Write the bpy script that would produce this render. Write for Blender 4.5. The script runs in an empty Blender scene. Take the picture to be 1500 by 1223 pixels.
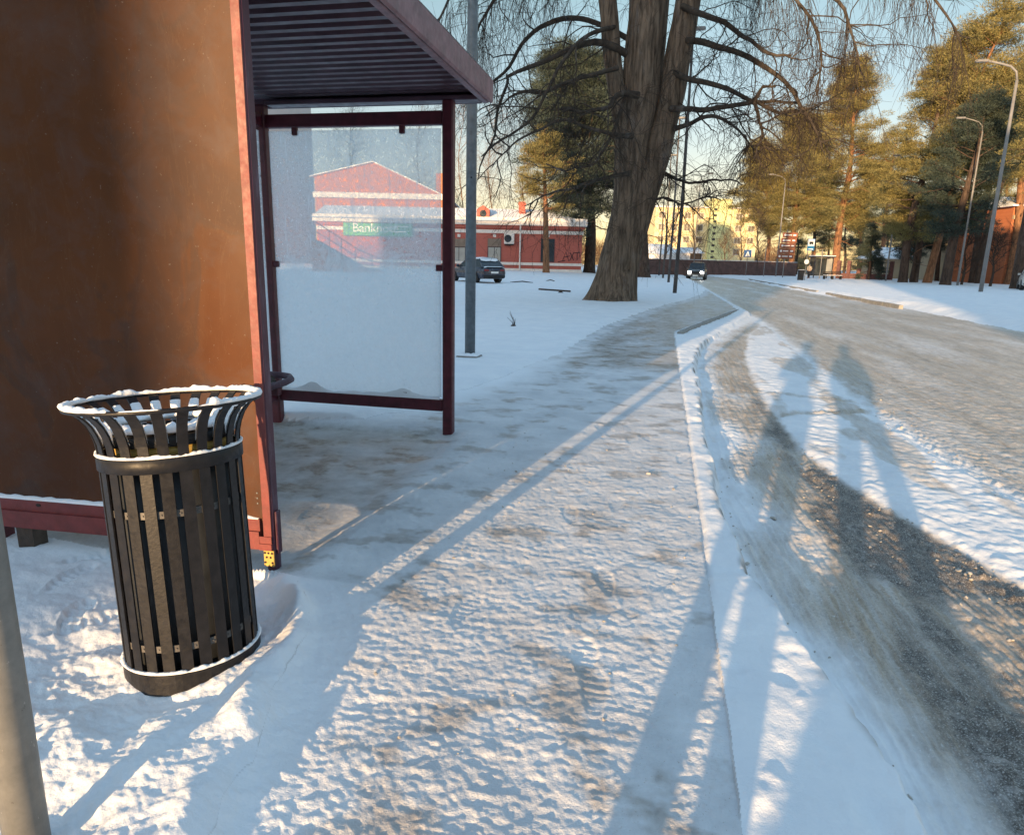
import bpy, math, random
import numpy as np
from mathutils import Vector, Matrix, Euler
C = bpy.context.scene.collection
R = math.radians
rng = np.random.default_rng(7)
random.seed(7)

# ------------------------------------------------------------------ camera model (metres; +Y runs along the road)
FPX = 1000.0; CX, CY = 750.0, 611.5
PITCH = math.atan(.2295); ROLL = math.atan(.022); HCAM = 1.4; YAW = R(12)
cyw, syw = math.cos(YAW), math.sin(YAW)
FW = np.array([-syw*math.cos(PITCH), cyw*math.cos(PITCH), -math.sin(PITCH)])
U0 = np.array([-syw*math.sin(PITCH), cyw*math.sin(PITCH), math.cos(PITCH)])
R0 = np.array([cyw, syw, 0.])
RT = R0*math.cos(ROLL)+U0*math.sin(ROLL); UP = U0*math.cos(ROLL)-R0*math.sin(ROLL)
CAM = np.array([0, 0, HCAM]); FH = np.array([-syw, cyw, 0.])
def ray(px, py): return FW+RT*(px-CX)/FPX-UP*(py-CY)/FPX
def G(px, py, z=0.):
    d = ray(px, py); return CAM+d*((z-HCAM)/d[2])
def DY(px, py, y):
    d = ray(px, py); return CAM+d*(y/d[1])
def DF(px, py, dist):
    d = ray(px, py); return CAM+d*(dist/(d@FH))
def PL(px, py, dist):
    p = DF(px, py, dist); return float(p@R0), float(p[2])

# ------------------------------------------------------------------ noise
def _h(i, j, s):
    n = (i*374761393+j*668265263+s*982451653) & 0xffffffff
    n = ((n ^ (n >> 13))*1274126177) & 0xffffffff
    return ((n ^ (n >> 16)) & 0xffff)/65535.0
def vnoise(x, y, s=0):
    i = np.floor(x).astype(np.int64); j = np.floor(y).astype(np.int64)
    fx = x-i; fy = y-j
    ux = fx*fx*fx*(fx*(fx*6-15)+10); uy = fy*fy*fy*(fy*(fy*6-15)+10)
    def g(a, b, dx, dy):
        t = _h(a, b, s)*2*np.pi; return np.cos(t)*dx+np.sin(t)*dy
    n00 = g(i, j, fx, fy); n10 = g(i+1, j, fx-1, fy); n01 = g(i, j+1, fx, fy-1); n11 = g(i+1, j+1, fx-1, fy-1)
    return ((n00*(1-ux)+n10*ux)*(1-uy)+(n01*(1-ux)+n11*ux)*uy)*1.4
def fbm(x, y, o=3, s=0, g=.5):
    v = 0; a = 1
    for k in range(o): v = v+a*vnoise(x*2**k+k*17.3, y*2**k-k*9.1, s+k); a *= g
    return v
def sst(a, b, x):
    t = np.clip((x-a)/(b-a), 0, 1); return t*t*(3-2*t)

# ------------------------------------------------------------------ mesh helpers
class MB:
    def __init__(s): s.v = []; s.f = []; s.n = 0
    def add(s, v, f):
        v = [tuple(map(float, p)) for p in v]
        s.v += v; s.f += [tuple(int(i)+s.n for i in q) for q in f]; s.n += len(v); return s
    def box(s, x0, x1, y0, y1, z0, z1, M=None, ch=0.0):
        if ch > 0:
            c = min(ch, (x1-x0)*.45, (y1-y0)*.45, (z1-z0)*.45)
            xs, ys, zs = (x0, x1), (y0, y1), (z0, z1); v = []; ix = {}
            for a in (0, 1):
                for b in (0, 1):
                    for d in (0, 1):
                        sx, sy, sz = (1 if a == 0 else -1), (1 if b == 0 else -1), (1 if d == 0 else -1)
                        for k, p in enumerate(((xs[a], ys[b]+sy*c, zs[d]+sz*c), (xs[a]+sx*c, ys[b], zs[d]+sz*c), (xs[a]+sx*c, ys[b]+sy*c, zs[d]))):
                            ix[a, b, d, k] = len(v); v.append(p)
            f = []
            q = [(0, 0), (0, 1), (1, 1), (1, 0)]
            for a in (0, 1): f.append([ix[a, i, j, 0] for i, j in (q if a == 0 else q[::-1])])
            for b in (0, 1): f.append([ix[i, b, j, 1] for i, j in (q[::-1] if b == 0 else q)])
            for d in (0, 1): f.append([ix[i, j, d, 2] for i, j in (q if d == 0 else q[::-1])])
            for a in (0, 1):
                for b in (0, 1): f.append([ix[a, b, 0, 0], ix[a, b, 1, 0], ix[a, b, 1, 1], ix[a, b, 0, 1]])
                for d in (0, 1): f.append([ix[a, 0, d, 0], ix[a, 1, d, 0], ix[a, 1, d, 2], ix[a, 0, d, 2]])
            for b in (0, 1):
                for d in (0, 1): f.append([ix[0, b, d, 1], ix[1, b, d, 1], ix[1, b, d, 2], ix[0, b, d, 2]])
            for a in (0, 1):
                for b in (0, 1):
                    for d in (0, 1): f.append([ix[a, b, d, k] for k in range(3)])
        else:
            v = [(x, y, z) for x in (x0, x1) for y in (y0, y1) for z in (z0, z1)]
            f = [(0, 1, 3, 2), (4, 6, 7, 5), (0, 4, 5, 1), (2, 3, 7, 6), (0, 2, 6, 4), (1, 5, 7, 3)]
        if M is not None: v = [tuple(M@Vector(p)) for p in v]
        return s.add(v, f)
    def tube(s, P, rad, n=8, cap=True):
        P = np.asarray(P, float); m = len(P)
        rad = np.full(m, rad) if np.isscalar(rad) else np.asarray(rad, float)
        v, f = tubes(P[None], rad[None], n)
        if cap: f = f.tolist()+[list(range(n-1, -1, -1)), list(range((m-1)*n, m*n))]
        return s.add(v.tolist(), f)
    def lathe(s, prof, n=24, c=(0, 0, 0), cap=True):
        m = len(prof); a = np.linspace(0, 2*np.pi, n, endpoint=False)
        v = [(c[0]+r*math.cos(t), c[1]+r*math.sin(t), c[2]+z) for r, z in prof for t in a]
        f = [(i*n+j, i*n+(j+1) % n, (i+1)*n+(j+1) % n, (i+1)*n+j) for i in range(m-1) for j in range(n)]
        if cap: f += [tuple(range(n-1, -1, -1)), tuple(range((m-1)*n, m*n))]
        return s.add(v, f)
    def prism(s, poly, d0, d1, axis='y'):
        n = len(poly)
        def p(a, b, d): return (a, d, b) if axis == 'y' else ((d, a, b) if axis == 'x' else (a, b, d))
        v = [p(a, b, d) for d in (d0, d1) for a, b in poly]
        f = [tuple(range(n)), tuple(range(2*n-1, n-1, -1))]+[(i, i+n, (i+1) % n+n, (i+1) % n) for i in range(n)]
        return s.add(v, f)
    def build(s, name, mat, parent=None, smooth=False):
        return mesh_obj(name, s.v, s.f, mat, parent, smooth)
def mesh_obj(name, v, f, mat, parent=None, smooth=False, ang=None):
    me = bpy.data.meshes.new(name)
    if isinstance(v, np.ndarray) and isinstance(f, np.ndarray):
        me.vertices.add(len(v)); me.vertices.foreach_set('co', v.astype(np.float32).ravel())
        k = f.shape[1]; me.loops.add(f.size); me.loops.foreach_set('vertex_index', f.astype(np.int32).ravel())
        me.polygons.add(len(f)); me.polygons.foreach_set('loop_start', np.arange(len(f), dtype=np.int32)*k)
        me.update(calc_edges=True)
    else: me.from_pydata([tuple(p) for p in v], [], [tuple(q) for q in f])
    if mat: me.materials.append(mat)
    me.polygons.foreach_set('use_smooth', [bool(smooth)]*len(me.polygons))
    me.update()
    o = bpy.data.objects.new(name, me); C.objects.link(o)
    if parent: o.parent = parent
    return o
def tubes(P, rad, n=3):
    """P (N,M,3), rad (N,M) -> verts, quad faces"""
    N, M, _ = P.shape
    T = np.gradient(P, axis=1); T /= np.linalg.norm(T, axis=2, keepdims=True)+1e-9
    ref = np.where(np.abs(T[:, :1, 2:3]) > .9, np.array([1., 0, 0]), np.array([0, 0, 1.])); ref = np.repeat(ref, M, 1)
    A = np.cross(T, ref); A /= np.linalg.norm(A, axis=2, keepdims=True)+1e-9
    for k in range(1, M):      # carry the frame along so that it does not flip
        a = A[:, k-1]-(A[:, k-1]*T[:, k]).sum(1, keepdims=True)*T[:, k]
        A[:, k] = a/(np.linalg.norm(a, axis=1, keepdims=True)+1e-9)
    B = np.cross(T, A); t = np.linspace(0, 2*np.pi, n, endpoint=False)
    V = P[:, :, None]+rad[:, :, None, None]*(np.cos(t)[None, None, :, None]*A[:, :, None]+np.sin(t)[None, None, :, None]*B[:, :, None])
    i = np.arange(N)[:, None, None]*M*n+np.arange(M-1)[None, :, None]*n; j = np.arange(n)[None, None]
    j2 = (j+1) % n
    F = np.stack([i+j, i+j2, i+n+j2, i+n+j], -1).reshape(-1, 4)
    return V.reshape(-1, 3), F
def tag(o, label=None, cat=None, group=None, kind=None):
    if label: o['label'] = label
    if cat: o['category'] = cat
    if group: o['group'] = group
    if kind: o['kind'] = kind
    return o
def thing(name, label, cat, loc=(0, 0, 0), rz=0., group=None):
    o = bpy.data.objects.new(name, None); C.objects.link(o); o.empty_display_size = .2
    o.location = tuple(map(float, loc)); o.rotation_euler = (0, 0, rz)
    return tag(o, label, cat, group)
def copy_tree(o, parent=None):
    c = o.copy(); C.objects.link(c)
    if parent: c.parent = parent
    for ch in [x for x in bpy.data.objects if x.parent == o]: copy_tree(ch, c)
    return c

# ------------------------------------------------------------------ materials
class NT:
    def __init__(s, name):
        s.m = bpy.data.materials.new(name); s.m.use_nodes = True; s.t = s.m.node_tree
        s.b = s.t.nodes['Principled BSDF']; s.out = s.t.nodes['Material Output']
        s.co = s.n('ShaderNodeTexCoord').outputs['Object']
    def n(s, typ, **k):
        x = s.t.nodes.new(typ)
        for a, v in k.items(): setattr(x, a, v)
        return x
    def l(s, a, b): s.t.links.new(a, b); return s
    def noise(s, scale, detail=4, rough=.55, vec=None, sc=None, dist=0.):
        x = s.n('ShaderNodeTexNoise'); x.inputs['Scale'].default_value = scale
        x.inputs['Detail'].default_value = detail; x.inputs['Roughness'].default_value = rough; x.inputs['Distortion'].default_value = dist
        v = vec or s.co
        if sc:
            mp = s.n('ShaderNodeMapping'); mp.inputs['Scale'].default_value = sc; s.l(v, mp.inputs[0]); v = mp.outputs[0]
        s.l(v, x.inputs['Vector']); return x.outputs['Fac']
    def ramp(s, src, stops):
        x = s.n('ShaderNodeValToRGB'); e = x.color_ramp.elements
        while len(e) < len(stops): e.new(.5)
        for k, (p, c) in enumerate(stops):
            e[k].position = p; e[k].color = (c, c, c, 1) if np.isscalar(c) else (*c, 1)
        s.l(src, x.inputs[0]); return x.outputs['Color']
    def mix(s, f, a, b, mode='MIX'):
        x = s.n('ShaderNodeMix', data_type='RGBA', blend_type=mode)
        for i, v in ((0, f), (6, a), (7, b)):
            if hasattr(v, 'links'): s.l(v, x.inputs[i])
            elif i == 0: x.inputs[0].default_value = v
            else: x.inputs[i].default_value = (*v, 1)
        return x.outputs[2]
    def math(s, op, a, b=0., clamp=False):
        x = s.n('ShaderNodeMath', operation=op, use_clamp=clamp)
        for i, v in ((0, a), (1, b)):
            if hasattr(v, 'links'): s.l(v, x.inputs[i])
            else: x.inputs[i].default_value = v
        return x.outputs[0]
    def attr(s, name): x = s.n('ShaderNodeAttribute', attribute_name=name); return x.outputs['Fac']
    def color(s, c):
        if hasattr(c, 'links'): s.l(c, s.b.inputs['Base Color'])
        else: s.b.inputs['Base Color'].default_value = (*c, 1)
        return s
    def rough(s, r):
        if hasattr(r, 'links'): s.l(r, s.b.inputs['Roughness'])
        else: s.b.inputs['Roughness'].default_value = r
        return s
    def bump(s, h, strength=.5, dist=.01):
        x = s.n('ShaderNodeBump'); x.inputs['Strength'].default_value = strength; x.inputs['Distance'].default_value = dist
        s.l(h, x.inputs['Height']); s.l(x.outputs[0], s.b.inputs['Normal']); return s
def simple(name, c, rough=.6, var=.25, scale=8, bump=0., bscale=40, bdist=.004, metal=0., spec=None):
    t = NT(name); n = t.noise(scale, 5, .6)
    dk = tuple(x*(1-var) for x in c); lt = tuple(min(1, x*(1+var)) for x in c)
    t.color(t.ramp(n, [(.3, dk), (.7, lt)])); t.rough(t.ramp(t.noise(scale*2.3), [(.3, max(0, rough-.1)), (.7, min(1, rough+.1))]))
    t.b.inputs['Metallic'].default_value = metal
    if spec is not None: t.b.inputs['Specular IOR Level'].default_value = spec
    if bump: t.bump(t.noise(bscale, 4), bump, bdist)
    return t.m
M = {}
SNOW = (.84, .86, .89)
M['snow'] = simple('snow', SNOW, .75, .03, 6, .5, 60, .008, spec=.2)
M['snow_far'] = simple('roof_snow', (.82, .84, .87), .8, .05, 1.5, .3, 6, .03, spec=.15)
M['red_paint'] = simple('dark_red_paint', (.085, .013, .022), .45, .35, 14, .25, 60, .002)
M['black_paint'] = simple('black_paint', (.0105, .0105, .0125), .45, .4, 25, .35, 90, .002, spec=.3)
M['dark'] = simple('dark_inside', (.012, .012, .013), .8, .3, 10)
M['galv'] = simple('galvanised_steel', (.15, .165, .175), .5, .25, 12, .2, 120, .001, metal=.35)
M['galv_far'] = simple('grey_pole_steel', (.20, .195, .19), .6, .15, 3)
M['concrete'] = simple('concrete', (.28, .27, .25), .85, .25, 14, .5, 50, .006)
M['rubber'] = simple('rubber', (.02, .02, .022), .8, .3, 10)
M['white'] = simple('white_plaster', (.72, .69, .66), .8, .1, 3)
M['window'] = simple('window_glass', (.035, .045, .055), .12, .3, 1.2)
M['wood_dark'] = simple('dark_wood', (.06, .045, .035), .8, .4, 9, .5, 30, .01)
def frost_paint():
    t = NT('frosted_red_paint')
    n = t.noise(26, 6, .7, sc=(1, 1, .25)); base = t.ramp(t.noise(9, 4), [(.3, (.055, .014, .030)), (.7, (.08, .023, .043))])
    t.color(t.mix(t.ramp(n, [(.5, 0.), (.72, .38)]), base, (.21, .185, .25))); t.rough(.5); t.bump(n, .3, .002); return t.m
M['frosted_red'] = frost_paint()
def board_mat():
    t = NT('weathered_brown_board')
    base = t.ramp(t.noise(1.3, 5, .6), [(.3, (.070, .0245, .0075)), (.7, (.110, .037, .009))])
    st = t.noise(1.7, 6, .55, sc=(1.1, 1, .7), dist=.6)
    c = t.mix(t.ramp(st, [(.50, 0.), (.53, .5), (.56, .28), (.62, .55)]), base, (.042, .025, .019))
    ed = t.ramp(t.noise(3.1, 8, .6, sc=(1.6, 1, .35), dist=1.4), [(.495, 0.), (.5, .28), (.505, 0.)])
    c = t.mix(ed, c, (.13, .07, .035))
    sp = t.ramp(t.noise(75, 2, .5), [(.72, 0.), (.76, .5)])
    c = t.mix(sp, c, (.2, .17, .15))
    fr = t.ramp(t.noise(4.2, 6, .7, dist=.5), [(.46, 0.), (.72, .34)])
    c = t.mix(fr, c, (.075, .068, .075))
    t.color(c); t.rough(t.ramp(st, [(.4, .30), (.6, .48)])); t.bump(t.noise(120, 3), .12, .001)
    t.b.inputs['Specular IOR Level'].default_value = .18; return t.m
M['board'] = board_mat()
def frost_glass():
    t = NT('frosted_glass')
    sx = t.n('ShaderNodeSeparateXYZ'); t.l(t.co, sx.inputs[0]); z = sx.outputs[2]
    fine = t.noise(48, 5, .75, dist=.6); med = t.noise(7, 5, .65, dist=1.5); run = t.noise(9, 4, .6, sc=(3.0, 1, .35))
    hz = t.math('MULTIPLY_ADD', z, -1.35); hz.node.inputs[2].default_value = 2.05      # rises towards the bottom of the pane
    wob = t.math('MULTIPLY', t.math('SUBTRACT', t.mix(.6, med, t.noise(2.3, 4, .6, dist=1.2)), .5), 2.4)
    low = t.math('ADD', hz, wob, True)
    low = t.ramp(low, [(.05, 0.), (.38, 1.)])
    spk = t.ramp(fine, [(.34, .90), (.43, .34), (.50, .55), (.60, .15)])
    rn = t.ramp(run, [(.46, 0.), (.66, .6)])
    thin = t.math('MAXIMUM', spk, rn)
    thick = t.ramp(t.noise(20, 5, .7), [(.26, .30), (.36, .62), (.7, .74)])
    f = t.mix(low, thin, thick)
    tr = t.n('ShaderNodeBsdfTransparent'); tr.inputs[0].default_value = (.97, .99, 1, 1)
    df = t.n('ShaderNodeBsdfDiffuse'); df.inputs[0].default_value = (.86, .92, .97, 1)
    tl = t.n('ShaderNodeBsdfTranslucent'); tl.inputs[0].default_value = (.90, .95, .99, 1)
    m1 = t.n('ShaderNodeMixShader'); m1.inputs[0].default_value = .86; t.l(df.outputs[0], m1.inputs[1]); t.l(tl.outputs[0], m1.inputs[2])
    gl = t.n('ShaderNodeBsdfGlossy'); gl.inputs['Roughness'].default_value = .15
    m0 = t.n('ShaderNodeMixShader'); m0.inputs[0].default_value = .05; t.l(tr.outputs[0], m0.inputs[1]); t.l(gl.outputs[0], m0.inputs[2])
    m2 = t.n('ShaderNodeMixShader'); t.l(f, m2.inputs[0]); t.l(m0.outputs[0], m2.inputs[1]); t.l(m1.outputs[0], m2.inputs[2])
    t.l(m2.outputs[0], t.out.inputs['Surface']); return t.m
M['frost_glass'] = frost_glass()
def bark(name, a, b, vs=(9, 9, 1.1), rough=.9, bd=.05, frost=.12):
    t = NT(name); n = t.noise(1., 7, .65, sc=vs, dist=.4)
    c = t.ramp(n, [(.35, a), (.62, b)])
    c = t.mix(t.ramp(t.noise(.9, 5, .7, sc=(2, 2, .6)), [(.56, 0.), (.70, frost)]), c, (.6, .6, .62))
    t.color(c); t.rough(rough); t.bump(n, 1., bd); t.b.inputs['Specular IOR Level'].default_value = .15; return t.m
M['bark'] = bark('old_willow_bark', (.055, .041, .031), (.20, .152, .112))
M['branch'] = bark('branch_bark', (.034, .028, .024), (.075, .062, .05), (4, 4, 4), bd=.01)
M['twig'] = simple('twig_bark', (.06, .048, .04), .85, .3, 2, spec=.1)
M['twig_warm'] = simple('warm_twig_bark', (.16, .10, .06), .85, .3, 1, spec=.1)
M['pine_bark'] = bark('pine_bark', (.10, .055, .035), (.30, .155, .085), (7, 7, 1.8), bd=.04, frost=0)
M['pine_bark_dark'] = bark('dark_pine_bark', (.035, .026, .022), (.10, .07, .055), (7, 7, 1.8), bd=.04, frost=.1)
def needles(name, a, b, frost=.0):
    t = NT(name); g = t.n('ShaderNodeNewGeometry'); r = g.outputs['Random Per Island']
    big = t.noise(.55, 3, .6)
    c = t.ramp(t.mix(.55, r, big), [(.25, a), (.75, b)])
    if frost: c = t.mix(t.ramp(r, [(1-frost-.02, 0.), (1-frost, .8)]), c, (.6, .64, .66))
    d = t.n('ShaderNodeBsdfDiffuse'); tl = t.n('ShaderNodeBsdfTranslucent'); m = t.n('ShaderNodeMixShader'); m.inputs[0].default_value = .22
    t.l(c, d.inputs[0]); t.l(c, tl.inputs[0]); t.l(d.outputs[0], m.inputs[1]); t.l(tl.outputs[0], m.inputs[2]); t.l(m.outputs[0], t.out.inputs['Surface'])
    return t.m
M['needles'] = needles('pine_needles', (.085, .086, .040), (.36, .31, .13))
M['needles_dark_shade'] = needles('dark_and_shaded_needles', (.036, .052, .046), (.10, .125, .10))  # darker needle copy: paints shade into some pine crowns, own tone on spruces
def emit(name, c, s):
    t = NT(name); t.color(c); t.b.inputs['Emission Color'].default_value = (*c, 1); t.b.inputs['Emission Strength'].default_value = s; return t.m
M['headlight'] = emit('lit_headlamp', (1, .97, .9), 14)
def brick(name, a, b, mortar, scale=1.0, bw=.25, rh=.075):
    t = NT(name); x = t.n('ShaderNodeTexBrick'); mp = t.n('ShaderNodeMapping'); mp.inputs['Rotation'].default_value = (R(90), 0, 0)
    t.l(t.co, mp.inputs[0]); t.l(mp.outputs[0], x.inputs['Vector']); x.inputs['Scale'].default_value = scale
    x.inputs['Brick Width'].default_value = bw; x.inputs['Row Height'].default_value = rh; x.inputs['Mortar Size'].default_value = .008
    x.inputs['Color1'].default_value = (*a, 1); x.inputs['Color2'].default_value = (*b, 1); x.inputs['Mortar'].default_value = (*mortar, 1)
    c = t.mix(t.ramp(t.noise(.6, 5, .7), [(.4, 0.), (.75, .35)]), x.outputs['Color'], tuple(v*.6 for v in a))
    t.color(c); t.rough(.85); t.b.inputs['Specular IOR Level'].default_value = .2; return t.m
M['red_brick'] = brick('red_brick', (.46, .125, .10), (.40, .105, .085), (.40, .19, .16))
M['orange_brick'] = brick('orange_brick', (.52, .18, .085), (.46, .15, .07), (.46, .22, .13))

# ------------------------------------------------------------------ ground
YK = np.array([-60, 14.4, 15.2, 16.5, 19.1, 23.8, 26, 500.]); XK = np.array([.30, .29, .33, .67, 1.29, 2.4, 2.45, 2.45])
def f_kin(Y): return np.interp(Y, YK, XK)
def f_kout(Y):
    return np.interp(Y, [-60, 1.0, 1.77, 2.06, 2.44, 3.12, 3.98, 5, 8, 10.4, 12.3, 14.3, 18.8, 22.5, 26, 32, 500],
                     [.92, .86, .79, .75, .67, .53, .46, .45, .50, .56, .72, 1.02, 1.95, 2.75, 2.65, 2.6, 2.6])
def f_xl(Y):
    return np.interp(Y, [-60, 1.2, 2.2, 2.55, 2.75, 5.3, 5.5, 6, 8, 10.4, 15.2, 22, 28.7, 34, 42],
                     [-1.0, -1.0, -1.24, -1.5, -3.3, -3.3, -2.5, -2.25, -1.85, -1.5, -1.25, -.35, .9, 1.75, 2.44])
def f_kr(Y):
    return np.interp(Y, [-60, 10, 17.8, 29, 41, 60, 78, 92, 106, 112, 500], [9.4, 9.2, 9.0, 9.3, 8.8, 8.6, 8.6, 7.2, 3.0, -60, -60])
def f_sL(Y): return np.interp(Y, [0, 2.2, 3.0, 3.7, 4.36, 5.1, 6.1, 8, 10, 12, 16.1, 19], [2.5, 2.3, 2.03, 1.8, 1.59, 1.36, 1.25, 1.25, 1.3, 1.46, 1.95, 2.6])
def f_sR(Y): return np.interp(Y, [0, 2.2, 4.5, 5.1, 6.4, 7.7, 11, 15, 19], [2.95, 2.85, 2.55, 2.46, 2.37, 2.33, 2.45, 2.62, 2.8])
PR = np.random.default_rng(5)
PRINTS = [(PR.uniform(-1.9, .25), PR.uniform(1.2, 6.5), PR.uniform(-.35, .35), PR.uniform(.003, .006)) for _ in range(28)]+[(PR.uniform(-3, -1.0), PR.uniform(.9, 2.6), PR.uniform(-1.2, 1.2), PR.uniform(.008, .017)) for _ in range(18)]
PRINTS = [p for p in PRINTS if math.hypot(p[0]+1.57, p[1]-1.85) > .52]
def ground_fn(X, Y, prints=False):
    """height, zone (0 snow, 1 pavement, 2 road), and wear attributes of the ground at X, Y"""
    w = .5*fbm(X*3.1, Y*2.3, 3, 3)
    kin = f_kin(Y)+.012*w; kout = f_kout(Y)+.05*w*sst(2, 6, Y)+.02*w+.022*fbm(X*0+3, Y*7, 3, 97)
    xl = f_xl(Y)+.12*w; kr = f_kr(Y)+.25*fbm(X*.4, Y*.35, 3, 5)
    D = np.sqrt(X*X+Y*Y); near = np.exp(-D/16)
    lump = fbm(X*3.6, Y*3.6, 2, 11); mid = fbm(X*10.5, Y*12, 2, 13); fin = fbm(X*30, Y*36, 2, 17)
    ripple = fbm(X*6, Y*22, 2, 19)
    zone = np.zeros(X.shape, int)
    pav = (X > xl) & (X < kin); zone[pav] = 1
    rd = (X > kout) & (X < kr); zone[rd] = 2
    # pavement: trampled snow, smoother where it is bare ice
    icy = sst(9.0, 9.7, Y+.25*w)*sst(xl+.15, xl+.5, X)
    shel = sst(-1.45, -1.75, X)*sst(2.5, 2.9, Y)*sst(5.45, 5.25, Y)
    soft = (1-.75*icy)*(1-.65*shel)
    chip = np.maximum(0, fbm(X*17, Y*30, 3, 83)-.12)
    hp = (.0062*lump+.0034*mid+.0034*ripple+.0048*fin+.0065*chip)*.72*soft*(.35+.65*near)-.045*sst(-1.45, -1.75, X)*sst(2.45, 2.7, Y)*sst(5.5, 5.2, Y)
    # verge: deeper trampled snow near the bin, smooth field far off
    chip0 = np.maximum(0, fbm(X*17, Y*24, 3, 84)-.1)
    tram = np.exp(-((X+1.9)**2/2.2+(Y-1.2)**2/2.6))
    hv = .045+(.005*lump+.002*mid)+tram*(.036*fbm(X*2.1, Y*3.2, 3, 23)+.004*mid+.003*fin+.0035*chip0)
    hv = hv+.035*fbm(X*.35, Y*.35, 3, 29)*sst(5, 14, D)+.012*fbm(X*1.5, Y*1.5, 3, 31)*sst(6, 12, D)
    hv = hv+.012*fin*np.exp(-D/5)*.25
    hv = hv+.28*sst(46, 66, Y)*sst(-3, -14, X)
    hv = hv-.085*sst(-1.15, -1.6, X)*sst(4.2, 2.8, Y)
    tv = sst(xl-.28, xl+.02, X)
    ridge = np.exp(-((X-xl+.05)/.075)**2)*(.055+.03*lump)*sst(2.75, 2.35, Y)
    ridge = ridge+np.exp(-((X-xl+.1)/.16)**2)*.02*sst(5.4, 6., Y)
    z = np.where(X < kin, hv*(1-tv)+hp*tv+ridge, 0)
    # snow on the kerb, then the step down to the carriageway
    kd = sst(kout-.05, kout+.02, X); hk = .012+.008*lump+.003*mid+.010*np.maximum(0, fbm(X*7, Y*5, 3, 101))-.03*np.maximum(0, fbm(X*4, Y*3, 2, 103)-.25)
    hk = hk-.02*np.exp(-((X-kin)/.02)**2)*sst(2.6, 3.2, Y)
    inwedge = sst(13, 15.5, Y)*sst(24, 21, Y)
    hk = hk*(1-inwedge)+inwedge*(-.05+.02*lump)*np.where(X > kin+.03, 1, 0)
    # carriageway
    sl, sr = f_sL(Y)+.07*w, f_sR(Y)-.10+.16*w
    strip = sst(sl-.05, sl+.09, X)*sst(sr+.08, sr-.06, X)*sst(19.2, 18, Y)
    cross = np.exp(-((Y-7.55-.5*(X-1.7)+.12*w)/.10)**2)*sst(1.2, 1.35, X)*sst(3.2, 2.2, X)+.7*np.exp(-((Y-8.55+.35*(X-1.6)+.1*w)/.09)**2)*sst(1.1, 1.3, X)*sst(2.6, 2., X)
    bay = sst(kout, kout+.1, X)*sst(sl+.05, sl-.08, X)*sst(21, 17, Y)
    tread = fbm((X-.35*f_sL(Y))*34, Y*1.3, 2, 37)
    lane = sst(sr, sr+.3, X)
    tr = 0
    for c, wd in ((3.25, .35), (4.75, .4), (6.4, .45), (7.9, .4)): tr = tr+np.exp(-((X-c-.18*fbm(Y*.12, X*.1, 2, 41))/wd)**2)
    clod = np.maximum(0, fbm(X*16, Y*18, 2, 43)-.15)
    hr = -.115+.004*mid+bay*(.011*tread+.006*lump+.004*fin+.004*mid+.005*chip0)+strip*(.028+.006*mid+.010*lump+.002*fin)-cross*.012+cross*.03*np.maximum(0, mid)
    hr = hr+lane*(.010*lump*.6+.0075*mid+.006*fin+.010*chip0+.012*clod*(1-.7*np.clip(tr, 0, 1)))*(.25+.75*near)-lane*.012*np.clip(tr, 0, 1)
    edge = np.exp(-((X-sr-.12)/.16)**2)+np.exp(-((X-sl+.12)/.16)**2)*.8
    hr = hr+edge*.03*clod*near*1.6
    zk = hk*(1-kd)+hr*kd
    z = np.where(X >= kin, zk, z)
    # bank on the far side
    bd = sst(kr-.1, kr+1.0, X)
    z = np.where(X > kr-.1, hr*(1-bd)+bd*(.10+.03*fbm(X*.5, Y*.3, 3, 47)+.02*fbm(X*2, Y*2, 2, 48)), z)
    z = np.where(f_kr(Y) < 0, .05, z)
    # wear: how much brown slush or bare tarmac shows
    if prints:
        near_ix = np.nonzero((D < 9).ravel())[0]; xf, yf = X.ravel(), Y.ravel(); zf = z.ravel().copy(); xn, yn = xf[near_ix], yf[near_ix]
        for (px_, py_, an, dp) in PRINTS:
            k = near_ix[(np.abs(xn-px_) < .3) & (np.abs(yn-py_) < .3)]
            if not len(k): continue
            dx, dy = xf[k]-px_, yf[k]-py_; a_ = dx*math.cos(an)-dy*math.sin(an); b_ = dx*math.sin(an)+dy*math.cos(an)
            wd = .046+.010*np.sin(b_*14); q = np.sqrt((a_/wd)**2+(b_/.14)**2)+.12*vnoise(xf[k]*30, yf[k]*30, 91)
            ins = sst(1.05, .8, q); rim = np.exp(-((q-1.12)/.13)**2)
            zf[k] = zf[k]*(1-.3*ins)+.3*ins*zf[k].mean()-dp*ins*(1+.25*np.sign(np.sin(b_*170)))+dp*.5*rim*(.6+.8*vnoise(xf[k]*22, yf[k]*22, 92))
        z = zf.reshape(X.shape)
    dirt = np.zeros(X.shape)
    slush = bay*(.42+.45*sst(.1, .65, X-kout)+.45*fbm(X*2.2, Y*.9, 4, 53)-.25*sst(.35, 0, X-kout))+lane*(.62+.22*np.clip(tr, 0, 1)+.3*fbm(X*1.1, Y*.22, 4, 59))
    brk = sst(.15, .45, fbm(X*1.6, Y*.55, 4, 109)+.35*sst(sl+.3, sr, X))
    slush = slush*(1-strip)+cross*.6*strip+strip*(.02+.45*brk)
    dirt = np.where(zone == 2, slush, dirt)
    tar = sst(.30, .75, sst(.75, 1.25, X+.03*(Y-4))*sst(sl+.1, sl-.1, X)*sst(13, 4.0, Y)*(.80+.6*fbm(X*2.5, Y*.8, 4, 61)))
    kd2 = np.exp(-((X-kout)/.05)**2)*np.maximum(0, fbm(X*9, Y*4, 3, 107)+.1)+np.exp(-((X-kin)/.015)**2)*.15*sst(2.6, 3.2, Y)
    dirt = np.where((zone == 0) & (X > kin-.05) & (Y < 16), np.clip(1.6*kd2, 0, .9), dirt)
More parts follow.
